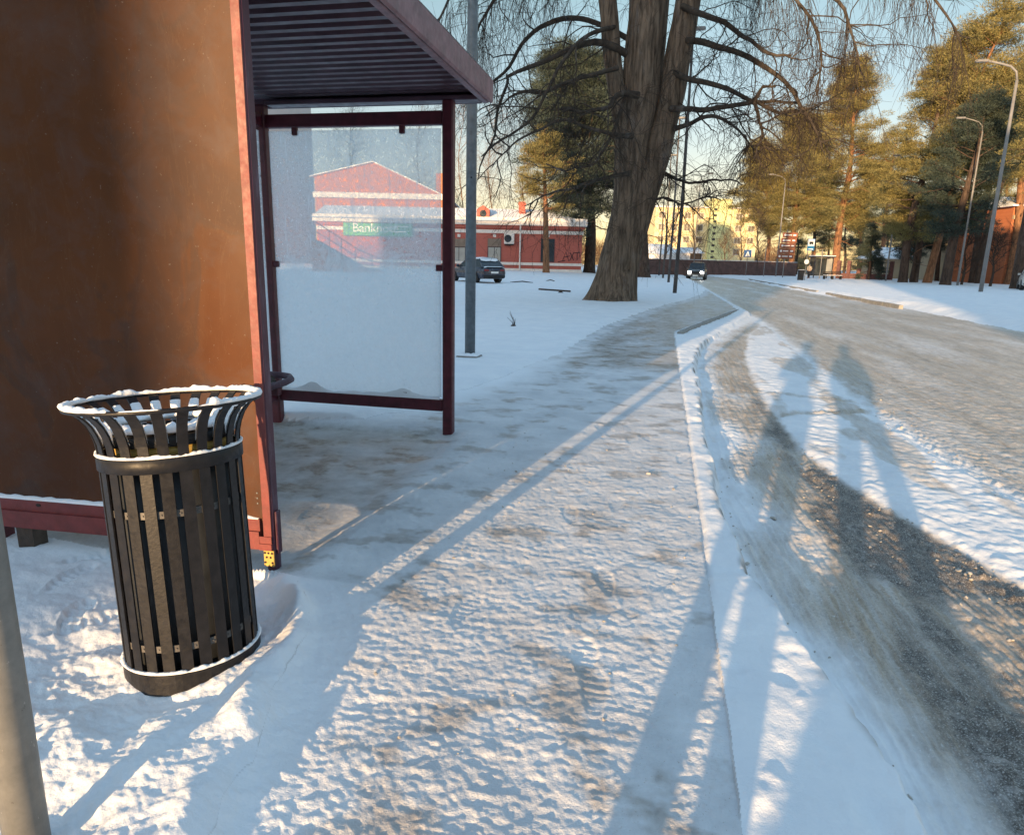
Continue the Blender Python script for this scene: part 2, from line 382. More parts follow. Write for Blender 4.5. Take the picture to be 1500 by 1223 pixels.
    dirt = np.where(zone == 1, .55*icy*(.8+.5*fbm(X*1.6, Y*.7, 4, 67))+shel*(.42+.3*fbm(X*2, Y*3, 3, 71))+.5*sst(.1, .7, fbm(X*2.4, Y*3.4, 5, 73, .6)), dirt)
    tar = np.where(zone == 2, tar, np.where(zone == 1, sst(xl+.5, xl+.0, X+.25*w)*np.maximum(sst(2.75, 2.5, Y), sst(5.3, 5.8, Y)*sst(12, 8, Y)), 0.))
    return z, zone, np.clip(dirt, 0, 1), np.clip(tar, 0, 1)

def polar(rs, az):
    A, Rr = np.meshgrid(az, rs)
    return -np.sin(A)*Rr, np.cos(A)*Rr      # az measured counter-clockwise from +Y
def snow_mat():
    t = NT('field_snow'); d = t.attr('dirt'); n = t.noise(2.2, 6, .65); g = t.noise(90, 4, .7)
    c = t.ramp(n, [(.35, (.78, .80, .835)), (.65, (.86, .87, .885))])
    spk = t.ramp(t.noise(6.5, 8, .75), [(.69, 0.), (.74, .5)])
    c = t.mix(spk, c, (.42, .38, .33)); c = t.mix(d, c, (.20, .17, .14)); t.color(c); t.rough(.7); t.b.inputs['Specular IOR Level'].default_value = .2
    t.bump(t.mix(.5, g, t.noise(24, 5, .7)), .55, .012); return t.m
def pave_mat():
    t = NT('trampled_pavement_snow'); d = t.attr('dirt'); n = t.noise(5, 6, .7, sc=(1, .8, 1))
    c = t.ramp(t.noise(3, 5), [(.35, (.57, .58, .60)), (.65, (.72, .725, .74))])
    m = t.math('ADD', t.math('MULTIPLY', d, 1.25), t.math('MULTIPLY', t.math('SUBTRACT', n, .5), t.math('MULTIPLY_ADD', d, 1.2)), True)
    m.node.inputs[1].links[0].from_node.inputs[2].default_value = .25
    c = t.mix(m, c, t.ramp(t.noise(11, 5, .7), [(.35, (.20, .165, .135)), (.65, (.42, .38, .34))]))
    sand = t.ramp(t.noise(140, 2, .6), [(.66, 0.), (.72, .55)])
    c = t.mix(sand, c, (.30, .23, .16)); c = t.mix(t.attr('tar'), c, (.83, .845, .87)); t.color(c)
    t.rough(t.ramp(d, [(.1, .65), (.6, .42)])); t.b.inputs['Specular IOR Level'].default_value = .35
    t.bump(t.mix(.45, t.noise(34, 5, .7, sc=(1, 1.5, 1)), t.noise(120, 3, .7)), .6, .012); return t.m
def road_mat():
    t = NT('slushy_road'); d = t.attr('dirt'); ta = t.attr('tar'); n = t.noise(7, 7, .7, sc=(1.6, .6, 1)); g = t.noise(60, 4, .75)
    sn = t.ramp(t.noise(3, 5), [(.35, (.74, .76, .79)), (.65, (.84, .85, .865))])
    sl = t.ramp(t.noise(2.4, 6, .7, sc=(2.5, .5, 1)), [(.3, (.29, .235, .18)), (.55, (.51, .415, .315)), (.75, (.67, .58, .46))])
    m = t.math('ADD', t.math('MULTIPLY', d, 1.35), t.math('MULTIPLY', t.math('SUBTRACT', n, .5), 1.1), True)
    m = t.math('MULTIPLY', m, t.ramp(d, [(.02, 0.), (.15, 1.)]))
    ln = t.ramp(t.noise(1., 5, .75, sc=(26, 1.1, 1)), [(.42, 0.), (.60, .45)]); sl = t.mix(ln, sl, (.60, .60, .60))
    gr = t.ramp(t.noise(75, 4, .8), [(.36, .55), (.52, 0.), (.62, 0.)]); sl = t.mix(gr, sl, (.20, .17, .14)); g2 = t.ramp(t.noise(48, 4, .8), [(.60, 0.), (.68, .8)]); sl = t.mix(g2, sl, (.72, .71, .69))
    c = t.mix(m, sn, sl)
    asp = t.ramp(t.noise(160, 2, .6), [(.38, (.085, .074, .066)), (.56, (.165, .145, .125)), (.68, (.5, .48, .45))])
    am = t.math('ADD', ta, t.math('MULTIPLY', t.math('SUBTRACT', t.noise(14, 6, .75), .52), t.math('MULTIPLY', ta, 2.6)), True)
    c = t.mix(am, c, asp); t.color(c)
    t.rough(t.ramp(d, [(.1, .7), (.7, .5)])); t.b.inputs['Specular IOR Level'].default_value = .3
    t.bump(t.mix(.5, t.noise(28, 5, .7), g), .6, .014); return t.m
M['g0'], M['g1'], M['g2'] = snow_mat(), pave_mat(), road_mat()
def build_ground():
    rs = np.concatenate([.85*1.0042**np.arange(0, 640), 0*np.arange(0)]); r0 = rs[-1]
    rs = np.concatenate([rs, r0*1.0085**np.arange(1, 520)]); rs = rs[rs < 420]
    az = np.linspace(YAW-R(56), YAW+R(56), 980)[::-1]
    X, Y = polar(rs, az); z, zone, dirt, tar = ground_fn(X, Y, True)
    nr, na = X.shape; V = np.stack([X, Y, z], -1).reshape(-1, 3)
    i = (np.arange(nr-1)[:, None]*na+np.arange(na-1)[None]); F = np.stack([i, i+na, i+na+1, i+1], -1).reshape(-1, 4)[:, ::-1]
    zc = zone[:-1, :-1].ravel()
    parts = {}
    for k in (0, 1, 2):
        f = F[zc == k]; u, inv = np.unique(f, return_inverse=True); parts[k] = [V[u], inv.reshape(-1, 4), dirt.ravel()[u], tar.ravel()[u]]
    # coarse remainder of the ground (behind and beside the camera) goes with the snow field
    az2 = np.linspace(YAW+R(56), YAW+R(304), 80)[::-1]; rs2 = np.concatenate([[.0], rs[::60], [rs[-1]]])
    X2, Y2 = polar(rs2, az2); z2, _, _, _ = ground_fn(X2, Y2); z2 = np.minimum(z2, .03)-.02
    V2 = np.stack([X2, Y2, z2], -1).reshape(-1, 3); n2 = len(az2)
    i = (np.arange(len(rs2)-1)[:, None]*n2+np.arange(n2-1)[None]); F2 = np.stack([i, i+n2, i+n2+1, i+1], -1).reshape(-1, 4)[:, ::-1]
    az3 = np.linspace(YAW-R(57), YAW+R(57), 60)[::-1]; X3, Y3 = polar(np.array([0., .3, .6, .86]), az3); z3, _, _, _ = ground_fn(X3, Y3)
    V3 = np.stack([X3, Y3, z3-.01], -1).reshape(-1, 3); i = (np.arange(3)[:, None]*60+np.arange(59)[None]); F3 = np.stack([i, i+60, i+61, i+1], -1).reshape(-1, 4)[:, ::-1]
    p = parts[0]; n0 = len(p[0]); p[0] = np.concatenate([p[0], V2, V3]); p[1] = np.concatenate([p[1], F2+n0, F3+n0+len(V2)])
    p[2] = np.concatenate([p[2], np.zeros(len(V2)+len(V3))]); p[3] = np.concatenate([p[3], np.zeros(len(V2)+len(V3))])
    for k, nm in ((0, 'snow_ground'), (1, 'pavement'), (2, 'road')):
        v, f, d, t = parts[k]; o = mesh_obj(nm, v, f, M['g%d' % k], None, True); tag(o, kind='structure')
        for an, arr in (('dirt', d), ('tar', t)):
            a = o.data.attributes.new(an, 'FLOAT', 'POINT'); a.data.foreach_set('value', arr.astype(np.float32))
build_ground()
def gz(x, y): return float(ground_fn(np.array([float(x)]), np.array([float(y)]))[0][0])
def at(px, py):
    """the point of the ground seen at a photo pixel (standing height of the snow included)"""
    p = G(px, py); return Vector((p[0], p[1], gz(p[0], p[1])-.02))

def build_kerb():
    m = MB()
    def stone(a, b, w=.14, top=.02):
        a = np.array(a); b = np.array(b); d = (b-a)/np.linalg.norm(b-a); L = np.linalg.norm(b-a); k = max(1, int(L/1.0))
        nrm = np.array([-d[1], d[0]])
        for i in range(k):
            p = a+d*(L*i/k+.012); q = a+d*(L*(i+1)/k-.012); t = top+random.uniform(-.006, .006)
            Mx = Matrix.Translation((p[0], p[1], 0))@Matrix.Rotation(math.atan2(d[1], d[0]), 4, 'Z')
            m.box(0, np.linalg.norm(q-p), -w, 0, -.2, t, Mx, .012)
    pts = [(.36, 14.9), (.70, 16.5), (1.32, 19.1), (2.45, 23.8)]
    for a, b in zip(pts[:-1], pts[1:]): stone(a, b, .10, .015)
    o = m.build('kerb', M['concrete']); tag(o, kind='structure')
    m = MB()
    for a, b in (((9.0, 42.0), (9.05, 29.5)), ((8.95, 80), (9.0, 44.5))):
        a, b = np.array(a), np.array(b)
        d = (b-a)/np.linalg.norm(b-a); L = np.linalg.norm(b-a); k = int(L/1.0)
        for i in range(k):
            p = a+d*(L*i/k); Mx = Matrix.Translation((p[0], p[1], 0))@Matrix.Rotation(math.atan2(d[1], d[0]), 4, 'Z')
            m.box(.01, L/k-.01, 0, .16, -.2, .035+random.uniform(-.01, .01), Mx, .012)
    o = m.build('kerb', M['concrete']); tag(o, kind='structure')
build_kerb()
def build_crumbs():
    V = []; F = []; n = 0
    base = np.array([(1, 0, 0), (-1, 0, 0), (0, 1, 0), (0, -1, 0), (.6, .6, .7), (-.6, .6, .6), (-.5, -.6, .65), (.6, -.5, .6), (0, 0, 1), (0, 0, -.6)])
    from itertools import combinations
    import bmesh
    for k in range(520):
        r = random.random()
        if r < .5: y = random.uniform(1.9, 6.); x = f_sL(y)-abs(random.gauss(0, .35))
        elif r < .72: y = random.uniform(2.2, 9); x = f_sR(y)+random.gauss(.05, .15)
        elif r < .9: y = random.uniform(1.3, 6); x = random.uniform(-1.1, .25)
        else: y = random.uniform(1.5, 5); x = f_kout(y)+abs(random.gauss(.03, .05))
        s = random.uniform(.003, .009)*(2.2 if random.random() < .06 else 1)
        if r >= .72: s *= .8
        bm = bmesh.new()
        for p in base: bm.verts.new(Vector(p)*s*random.uniform(.7, 1.3))
        bmesh.ops.convex_hull(bm, input=bm.verts[:]); bm.verts.index_update()
        rot = Euler((random.uniform(-.5, .5), random.uniform(-.5, .5), random.uniform(0, 6.28))).to_matrix(); z = gz(x, y)+s*.25
        sc = Vector((random.uniform(.8, 1.6), random.uniform(.7, 1.2), random.uniform(.5, .9)))
        for v in bm.verts: q = rot@Vector((v.co.x*sc.x, v.co.y*sc.y, v.co.z*sc.z)); V.append((q.x+x, q.y+y, q.z+z))
        for f in bm.faces: F.append([v.index+n for v in f.verts])
        n += len(bm.verts); bm.free()
    o = mesh_obj('snow_crumbs', V, F, M['crumb']); tag(o, 'loose crumbs of dirty snow and ice scattered over road and pavement', 'snow crumbs', kind='stuff')
M['crumb'] = simple('dirty_ice', (.40, .37, .33), .6, .25, 20, .4, 60, .003)
build_crumbs()

# ------------------------------------------------------------------ bus shelter
YN, YF, XF, XB = 2.66, 5.33, -1.675, -3.25
def build_shelter():
    s = thing('bus_shelter', 'dark red framed bus shelter with frosted glass end and brown boarded end', 'bus shelter', (-2.4, 4.0, 0))
    ox, oy = -2.4, 4.0
    def B(m, x0, x1, y0, y1, z0, z1, ch=.006): m.box(x0-ox, x1-ox, y0-oy, y1-oy, z0, z1, None, ch)
    # four corner posts
    for (x, y, nm, mt) in ((XF, YF, 'post', 'red_paint'), (XB, YF, 'post', 'red_paint'), (XB, YN+.02, 'post', 'red_paint')):
        m = MB(); B(m, x-.043, x+.043, y-.04, y+.04, -.12, 2.57, .01); m.build(nm, M[mt], s)
    m = MB(); B(m, -1.7215, -1.680, YN-.004, YN+.056, -.15, 2.57, .006); B(m, -1.6795, -1.668, YN+.012, YN+.05, .04, .25, .004)
    fp = m.build('post', M['frosted_red'], s); tag(fp, 'purple red frosted front post')
    m = MB(); B(m, -1.728, -1.676, YN-.016, YN-.006, -.012, .066, .002)
    br = m.build('foot_bracket', M['yellow_metal'], s)
    m = MB()
    for (x, z) in ((-1.72, .055), (-1.702, .055), (-1.684, .055), (-1.712, .034), (-1.692, .034), (-1.72, .008), (-1.684, .008)):
        m.tube([(x-ox, YN-.0185-oy, z), (x-ox, YN-.0155-oy, z)], .0055, 10)
    m.build('bolt_hole', M['dark'], br)
    # boarded end panel, its frame and lower rail
    xl = -3.24
    def yl(x): return YN-.0+(x+1.70)*.055         # the panel stands a little askew
    def PB(m, x0, x1, d0, d1, z0, z1, dz=0., ch=.003):
        v = []
        for x in (x0, x1):
            for d in (d0, d1):
                for z in (z0, z1): v.append((x-ox, yl(x)+d-oy, z+dz*(x+1.7)))
        m.add(v, [(0, 1, 3, 2), (4, 6, 7, 5), (0, 4, 5, 1), (2, 3, 7, 6), (0, 2, 6, 4), (1, 5, 7, 3)])
    SL = .0
    m = MB(); PB(m, xl, -1.738, .012, .03, .2, 2.5); m.build('side_panel', M['board'], s)
    m = MB(); PB(m, -1.7215, -1.684, -.014, -.0045, .135, 2.55); m.build('panel_edge_strip', M['red_bright'], s)
    m = MB(); PB(m, -1.738, -1.7225, .016, .034, .1, 2.5); m.build('panel_gasket', M['rubber'], s)
    m = MB(); PB(m, xl, -1.745, -.004, .03, .155, .212); PB(m, -1.7435, -1.684, -.0165, -.0142, .1, .134)
    v = []
    m2 = MB(); PB(m2, xl, -1.745, -.016, .03, .068, .1545); PB(m2, -1.7435, -1.684, -.02, -.0045, .068, .099)
    ra = m.build('rail', M['red_bright'], s); m2.build('rail', M['red_bright'], s)
    m = MB(); x = -2.90
    a = np.linspace(0, 2*np.pi, 20, endpoint=False); m.add([(x+.014*math.cos(t)-ox, yl(x)-.0062-oy, .19+.008*math.sin(t)) for t in a]+[(x+.014*math.cos(t)-ox, yl(x)-.004-oy, .19+.008*math.sin(t)) for t in a], [tuple(range(20))]+[(i, (i+1) % 20, (i+1) % 20+20, i+20) for i in range(20)])
    m.build('slot', M['dark'], ra)
    m = MB(); n = 60
    xs = np.linspace(xl, -1.752, n)
    V = []; 
    for i, x in enumerate(xs):
        h = .014+.004*math.sin(i*1.7)*random.random(); e = min(1, (n-1-i)/4+.05)
        V += [(x-ox, yl(x)-.005-oy, .2125), (x-ox, yl(x)-.004-oy, .2125+h*e), (x-ox, yl(x)+.011-oy, .2125+h*1.15*e)]
    m.add(V, [(3*i+a, 3*i+a+1, 3*i+a+4, 3*i+a+3) for i in range(n-1) for a in (0, 1)]); m.build('snow_ledge', M['snow'], s, True)
    m = MB(); PB(m, -3.05, -2.96, .0, .08, -.15, .07); m.build('leg', M['wood_dark'], s)
    m = MB()
    for z in (.335, .31, .285): m.tube([(-1.757-ox, yl(-1.757)+.0095-oy, z), (-1.757-ox, yl(-1.757)+.013-oy, z)], .0038, 8)
    m.build('rivet', M['galv'], s)
    m = MB(); PB(m, -3.24, -3.225, -.02, .02, .9, 2.2); m.build('edge_clip', M['galv'], s)
    m = MB(); B(m, XB+.045, -1.70, YN-.01, YN+.06, 2.501, 2.60); m.build('beam', M['red_paint'], s)  # added out of view to block sun leaking over the panel
    # glazed far end
    m = MB(); B(m, XB+.045, XF-.045, YF-.03, YF+.03, 2.395, 2.495); m.build('beam', M['red_paint'], s)
    m = MB(); B(m, XB+.045, XF-.045, YF-.03, YF+.03, .165, .262); m.build('beam', M['red_paint'], s)
    m = MB(); B(m, XB+.06, XF-.062, YF-.008, YF+.0, .285, 2.372, 0); m.build('glass_pane', M['frost_glass'], s)
    for (x, z, w, h) in ((-2.96, 2.372, .045, .07), (-2.05, 2.372, .045, .07), (-2.92, .285, .045, .055), (-2.05, .285, .045, .055), (-3.2, 1.33, .085, .05), (-1.735, 1.33, .085, .05)):
        m = MB(); B(m, x-w/2, x+w/2, YF-.022, YF+.014, z-h/2, z+h/2, .006); m.build('clamp', M['red_paint'], s)
    # drift of snow caught along the foot of the pane
    n = 90; xs = np.linspace(XB+.07, XF-.07, n); V = []
    hh = np.maximum(.006, .022+.03*fbm(xs*4, xs*0, 3, 5)+.045*np.exp(-((xs+2.92)/.09)**2)+.05*np.exp(-((xs+2.08)/.11)**2))
    for x, h in zip(xs, hh): V += [(x-ox, YF-.03-oy, .2635), (x-ox, YF-.020-oy, .264+h*.7), (x-ox, YF-.0095-oy, .264+h)]
    m = MB(); m.add(V, [(3*i+a, 3*i+a+1, 3*i+a+4, 3*i+a+3) for i in range(n-1) for a in (0, 1)]); m.build('pane_snow', M['snow'], s, True)
    # glazed back
    m = MB(); B(m, XB-.004, XB+.004, YN+.08, YF-.06, .285, 2.372, 0); m.build('glass_pane', M['frost_glass'], s)
    m = MB(); B(m, XB-.03, XB+.03, YN+.065, YF-.045, 2.395, 2.495); m.build('beam', M['red_paint'], s)
    m = MB(); B(m, XB-.03, XB+.03, YN+.065, YF-.045, .165, .262); m.build('beam', M['red_paint'], s)
    # bench
    be = thing('bench', None, None); be.parent = s
    for k in range(6):
        m = MB(); x = -3.12+k*.058; m.tube([(x-ox, 2.95-oy, .455), (x-ox, 4.9-.012*k*k-oy, .455)], .017, 8); m.build('slat', M['wood_dark'], be)
    m = MB(); P = [(-2.79-ox, 2.95-oy, .45), (-2.79-ox, 4.70-oy, .45), (-2.82-ox, 4.84-oy, .45), (-2.90-ox, 4.95-oy, .45), (-3.0-ox, 4.985-oy, .45), (-3.2-ox, 4.99-oy, .45)]
    m.tube(P, .026, 10); m.build('seat_rail', M['frosted_red'], be, True)
    m = MB(); B(m, -3.22, -2.8, 4.60, 4.66, .36, .42); B(m, -3.0, -2.94, 4.6, 4.66, .0, .36)
    m.build('bracket', M['red_paint'], be); m = MB(); B(m, -3.22, -2.8, 3.1, 3.16, .36, .42); B(m, -3.0, -2.94, 3.1, 3.16, 0, .36)
    m.build('bracket', M['red_paint'], be)
    # roof: trapezoidal sheet, fascia, snow on top
    x0, x1, y0, y1 = -3.45, -1.39, 2.42, 5.46
    m = MB(); p = .126; ys = []; y = y0+.02
    while y < y1-.06:
        ys += [(y, 0), (y+.05, 0), (y+.066, .036), (y+.11, .036)]; y += p
    V = []; 
    for (yy, zz) in ys: V += [(x0-ox, yy-oy, 2.628+zz), (x1-ox, yy-oy, 2.628+zz)]
    m.add(V, [(2*i, 2*i+1, 2*i+3, 2*i+2) for i in range(len(ys)-1)]); rf = m.build('roof_sheet', M['roof_paint'], s)
    m = MB(); B(m, x0, x1, y0+.03, y1-.03, 2.672, 2.69); m.build('roof_deck', M['roof_paint'], s)
    m = MB(); B(m, x1, x1+.03, y0, y1, 2.565, 2.735, .012); B(m, x1-.05, x1-.001, y0+.02, y1-.02, 2.565, 2.59); m.build('fascia', M['fascia'], s)
    m = MB(); B(m, x0, x1-.052, y1-.035, y1, 2.565, 2.72, .01); B(m, XB+.05, x1-.055, y1-.16, y1-.037, 2.565, 2.60); m.build('fascia', M['roof_paint'], s)
    m = MB(); B(m, x0-.03, x0, y0, y1, 2.565, 2.72, .01); m.build('fascia', M['roof_paint'], s)
    m = MB(); B(m, x0, x1-.052, y0, y0+.03, 2.565, 2.72, .01); m.build('fascia', M['roof_paint'], s)
    nx, ny = 14, 60; V = []
    for j in range(ny):
        for i in range(nx):
            x = x0+.03+(x1+.022-x0-.03)*i/(nx-1); y = y0+.01+(y1-.02-y0)*j/(ny-1); e = min(1, min(i, nx-1-i, j, ny-1-j)/1.+.02)
            V.append((x-ox, y-oy, 2.737+.035*e*(1+.35*math.sin(x*5+y*3)*math.sin(y*7))))
    m = MB(); m.add(V, [(j*nx+i, j*nx+i+1, (j+1)*nx+i+1, (j+1)*nx+i) for j in range(ny-1) for i in range(nx-1)]); m.build('roof_snow', M['snow'], s, True)
    return s
M['yellow_metal'] = simple('yellow_zinc', (.50, .33, .08), .5, .25, 30)
M['red_bright'] = simple('faded_red_paint', (.165, .030, .028), .5, .25, 14, .3, 70, .002)
M['roof_paint'] = simple('dark_purple_sheet', (.085, .045, .06), .4, .3, 6)
M['fascia'] = simple('fascia_paint', (.20, .10, .11), .5, .3, 10, .3, 60, .002)
build_shelter()

# ------------------------------------------------------------------ litter bin
def build_bin():
    ax = Vector((-.069, .057, 1)).normalized()
    s = thing('litter_bin', 'black slatted metal litter bin with flared top rimmed with snow', 'litter bin', (-1.57, 1.937, -.028)); s.scale = (1.06, 1.06, 1.06)
    s.rotation_euler = Vector((0, 0, 1)).rotation_difference(ax).to_euler()
    K = 24
    def strip(m, a, path, w, t):
        V = []
        er = np.array([math.cos(a), math.sin(a), 0]); et = np.array([-math.sin(a), math.cos(a), 0])
        path = np.array(path); tg = np.gradient(path, axis=0)
        for (r, h), d in zip(path, tg):
            nrm = np.array([d[1], -d[0]])/math.hypot(*d); o = er*r+np.array([0, 0, h]); nn = er*nrm[0]+np.array([0, 0, nrm[1]])
            ww = w if np.isscalar(w) else w
            V += [o-et*w/2, o+et*w/2, o+et*w/2-nn*t, o-et*w/2-nn*t]
        n = len(path); F = [(0, 1, 2, 3), (4*n-1, 4*n-2, 4*n-3, 4*n-4)]
        for i in range(n-1):
            for j in range(4): F.append((4*i+j, 4*i+4+j, 4*i+4+(j+1) % 4, 4*i+(j+1) % 4))
        m.add(V, F)
    m = MB()
    for k in range(K): strip(m, 2*math.pi*(k+.2)/K, [(.207, .035), (.208, .3), (.210, .70)], .035, .005)
    m.build('slatted_body', M['black_paint'], s)
    flare = [(.209, .70), (.2095, .74), (.213, .775), (.221, .805), (.234, .835), (.251, .858), (.270, .875), (.280, .882)]
    m = MB()
    for k in range(K): strip(m, 2*math.pi*(k+.2)/K, flare, .031, .005)
    m.build('flared_top', M['black_paint'], s, False)
    m = MB(); m.lathe([(.212, .690), (.2155, .692), (.2155, .735), (.212, .737), (.208, .735), (.208, .692), (.212, .690)], 64, cap=False); m.build('collar_band', M['black_paint'], s, True)
    m = MB(); m.lathe([(.205, -.02), (.2135, -.018), (.2135, .05), (.210, .052), (.18, .052)], 64); m.build('base_ring', M['black_paint'], s)
    m = MB(); m.lathe([(.13, -.075), (.17, -.055), (.198, -.021)], 48); m.build('base_foot', M['foot'], s)
    a = np.linspace(0, 2*np.pi, 73); m = MB(); m.tube(np.stack([.2835*np.cos(a), .2835*np.sin(a), np.full(73, .885)], 1), .0075, 8, False); m.build('rim_ring', M['black_paint'], s, True)
    for h in (.12, .55):
        m = MB(); m.lathe([(.2, h), (.2025, h), (.2025, h+.022), (.2, h+.022), (.2, h)], 48, cap=False)
        for k in range(K):
            t = 2*math.pi*(k+.7)/K
            m.tube([(.2025*math.cos(t), .2025*math.sin(t), h+.011), (.205*math.cos(t), .205*math.sin(t), h+.011)], .003, 6)
        m.build('inner_hoop', M['hoop'], s)
    m = MB(); m.lathe([(.02, .03), (.172, .03), (.176, .735), (.168, .735), (.165, .1), (.02, .06)], 40, cap=False); m.build('liner', M['liner'], s, True)
    m = MB(); m.lathe([(.177, .768), (.194, .766), (.195, .796), (.150, .803), (.148, .795), (.177, .792), (.177, .768)], 40, cap=False); li = m.build('lid_ring', M['dark'], s, True)
    m = MB(); m.lathe([(.1785, .735), (.182, .735), (.183, .764), (.1785, .764)], 40, cap=False); m.build('lid_band', M['yellow_metal'], li, True)
    # snow: on the rim, on the flared bars, on the collar, base ring and lid
    def ring_snow(r0, h0, w, hgt, n, seed, cov=None):
        a = np.linspace(0, 2*np.pi, n, endpoint=False); nz = fbm(np.cos(a)*5+3, np.sin(a)*5+7, 4, seed, .6)*.75; V = []
        mm = 8
        for t, q in zip(a, nz):
            k = max(.15, 1+.9*q); k *= 1 if cov is None else cov(t)
            for j in range(mm):
                b = 2*math.pi*j/mm; rr = r0+w*math.cos(b)*(.6+.5*k); hh = h0+hgt*k*(.75+math.sin(b))*.6
                V.append((rr*math.cos(t), rr*math.sin(t), hh))
        F = [(i*mm+j, ((i+1) % n)*mm+j, ((i+1) % n)*mm+(j+1) % mm, i*mm+(j+1) % mm) for i in range(n) for j in range(mm)]
        return V, F
    m = MB(); V, F = ring_snow(.281, .888, .011, .0135, 260, 3, lambda t: .25 if -1.45 < ((t+math.pi) % (2*math.pi)-math.pi) < -.45 else 1); m.add(V, F); m.build('rim_snow', M['snow'], s, True); m = MB()
    V, F = ring_snow(.2115, .736, .0065, .0075, 220, 5); m.add(V, F); m.build('collar_snow', M['snow'], s, True); m = MB()
    V, F = ring_snow(.2105, .052, .007, .0075, 220, 9); m.add(V, F)
    m.build('base_snow', M['snow'], s, True)
    m = MB()
    for k in range(K):
        t = 2*math.pi*(k+.2)/K; er = np.array([math.cos(t), math.sin(t), 0]); et = np.array([-math.sin(t), math.cos(t), 0]); V = []
        pp = flare[2:-2]; cnt = len(pp)
        for i, (r, h) in enumerate(pp):
            th = (.008+.009*random.random())*(.35 if i in (0, cnt-1) else 1); w = .031*(.95+.25*random.random())
            o = er*(r-.0062)+np.array([0, 0, h+.0035]); up = -er*.65+np.array([0, 0, .76])
            V += [o-et*w/2, o-et*w/3.2+up*th, o+et*w/3.2+up*th, o+et*w/2]
        m.add(V, [(4*i+j, 4*i+4+j, 4*i+5+j, 4*i+1+j) for i in range(cnt-1) for j in range(3)])
    m.build('bar_snow', M['snow'], s, True)
    m = MB(); V, F = ring_snow(.172, .808, .024, .022, 160, 12); m.add(V, F); m.build('lid_snow', M['snow'], s, True)
M['foot'] = simple('tan_foot', (.30, .19, .08), .7, .3, 20)
M['hoop'] = simple('worn_steel', (.09, .085, .08), .5, .3, 30)
M['liner'] = simple('liner_steel', (.03, .034, .04), .5, .3, 12)
build_bin()

# ------------------------------------------------------------------ poles in the near and middle distance
def build_near_pole():
    s = thing('sign_post', 'plain grey steel tube post at the bottom left corner beside the litter bin', 'post', (-1.401, 1.1, 0))
    m = MB(); m.tube([(0, 0, -.2), (0, 0, 1.2), (0, 0, 2.9)], .0465, 40); m.build('tube', M['galv_post'], s, True)
    m = MB(); m.tube([(0, 0, 2.9), (0, 0, 2.93)], .050, 32); m.build('cap', M['rubber'], s, True)
def galv_post():
    t = NT('worn_grey_tube'); n = t.noise(18, 6, .7); c = t.ramp(n, [(.3, (.165, .165, .155)), (.7, (.25, .245, .225))])
    c = t.mix(t.ramp(t.noise(60, 4, .7, sc=(1, 1, .5)), [(.66, 0.), (.72, .7)]), c, (.55, .53, .5))
    c = t.mix(t.ramp(t.noise(33, 4, .7), [(.68, 0.), (.73, .7)]), c, (.07, .05, .04)); t.color(c); t.rough(.5)
    t.b.inputs['Metallic'].default_value = .15; t.bump(n, .3, .002); return t.m
M['galv_post'] = galv_post(); build_near_pole()
def build_lamp_near():
    x, y = -2.64, 9.42
    s = thing('lamp_post', 'grey galvanised lamp post on snowy concrete foot just beyond the bus shelter', 'lamp post', (x, y, 0))
    m = MB(); m.tube([(0, 0, 0), (0, 0, 4), (.01, 0, 8.2)], [.074, .07, .05], 24); m.build('pole', M['galv'], s, True)
    m = MB(); m.box(-.17, .15, -.17, .15, -.06, .07, None, .02); b = m.build('foot_slab', M['concrete'], s)
    m = MB(); V = []; n = 12
    for j in range(n):
        for i in range(n):
            e = min(i, n-1-i, j, n-1-j); V.append((-.165+.31*i/(n-1), -.165+.31*j/(n-1), .0715+.028*min(1, e/2)*(1+.3*math.sin(i*2+j))))
    m.add(V, [(j*n+i, j*n+i+1, (j+1)*n+i+1, (j+1)*n+i) for j in range(n-1) for i in range(n-1)]); m.build('slab_snow', M['snow'], b, True)
    m = MB(); m.tube([(.01, 0, 8.2), (.3, 0, 8.7), (1.3, 0, 8.95)], .035, 12); m.build('arm', M['galv'], s, True)
    m = MB(); m.box(1.2, 1.8, -.13, .13, 8.88, 9.02, None, .05); m.build('lamp_head', M['galv'], s)
    m = MB(); m.tube([(.02, -.0735, 2.48), (.02, -.069, 2.48)], .012, 10); m.build('bolt', M['dark'], s)
build_lamp_near()

def curved_lamp(name, label, pb, H, ax, ay, lean=(0, 0), r0=.10, r1=.055, group='tall curved street lamps'):
    s = thing(name, label, 'street lamp', pb, 0, group)
    m = MB(); top = np.array([lean[0], lean[1], H*.93]); P = [np.zeros(3)+[0, 0, -.2], top*.5, top]
    m.tube(P, [r0, (r0+r1)/2, r1], 14); m.build('pole', M['galv_far'], s, True)
    m = MB(); d = np.array([ax, ay, 0]); P = [top, top+d*.06+[0, 0, H*.035], top+d*.25+[0, 0, H*.058], top+d*.55+[0, 0, H*.07], top+d]
    P[-1] = P[-1]+[0, 0, H*.085]; m.tube(P, r1*.75, 10); m.build('arm', M['galv_far'], s, True)
    m = MB(); e = P[-1]; dn = d/np.linalg.norm(d); Mx = Matrix.Translation(tuple(e))@Matrix.Rotation(math.atan2(dn[1], dn[0]), 4, 'Z')
    m.box(-.1, .62, -.13, .13, -.09, .06, Mx, .05); m.build('lamp_head', M['galv_far'], s)
    return s
curved_lamp('street_lamp', 'tall curved street lamp in front of the big right hand pines', at(1402, 420), 13.7, -1.55, 0)
curved_lamp('street_lamp', 'curved street lamp lit orange beside the brown direction sign', at(1136, 406), 12.9, -1.6, 0)
curved_lamp('street_lamp', 'slim street lamp with short arm between bench and beige wall', at(1297, 413), 12.9, -.35, 0, r0=.09)
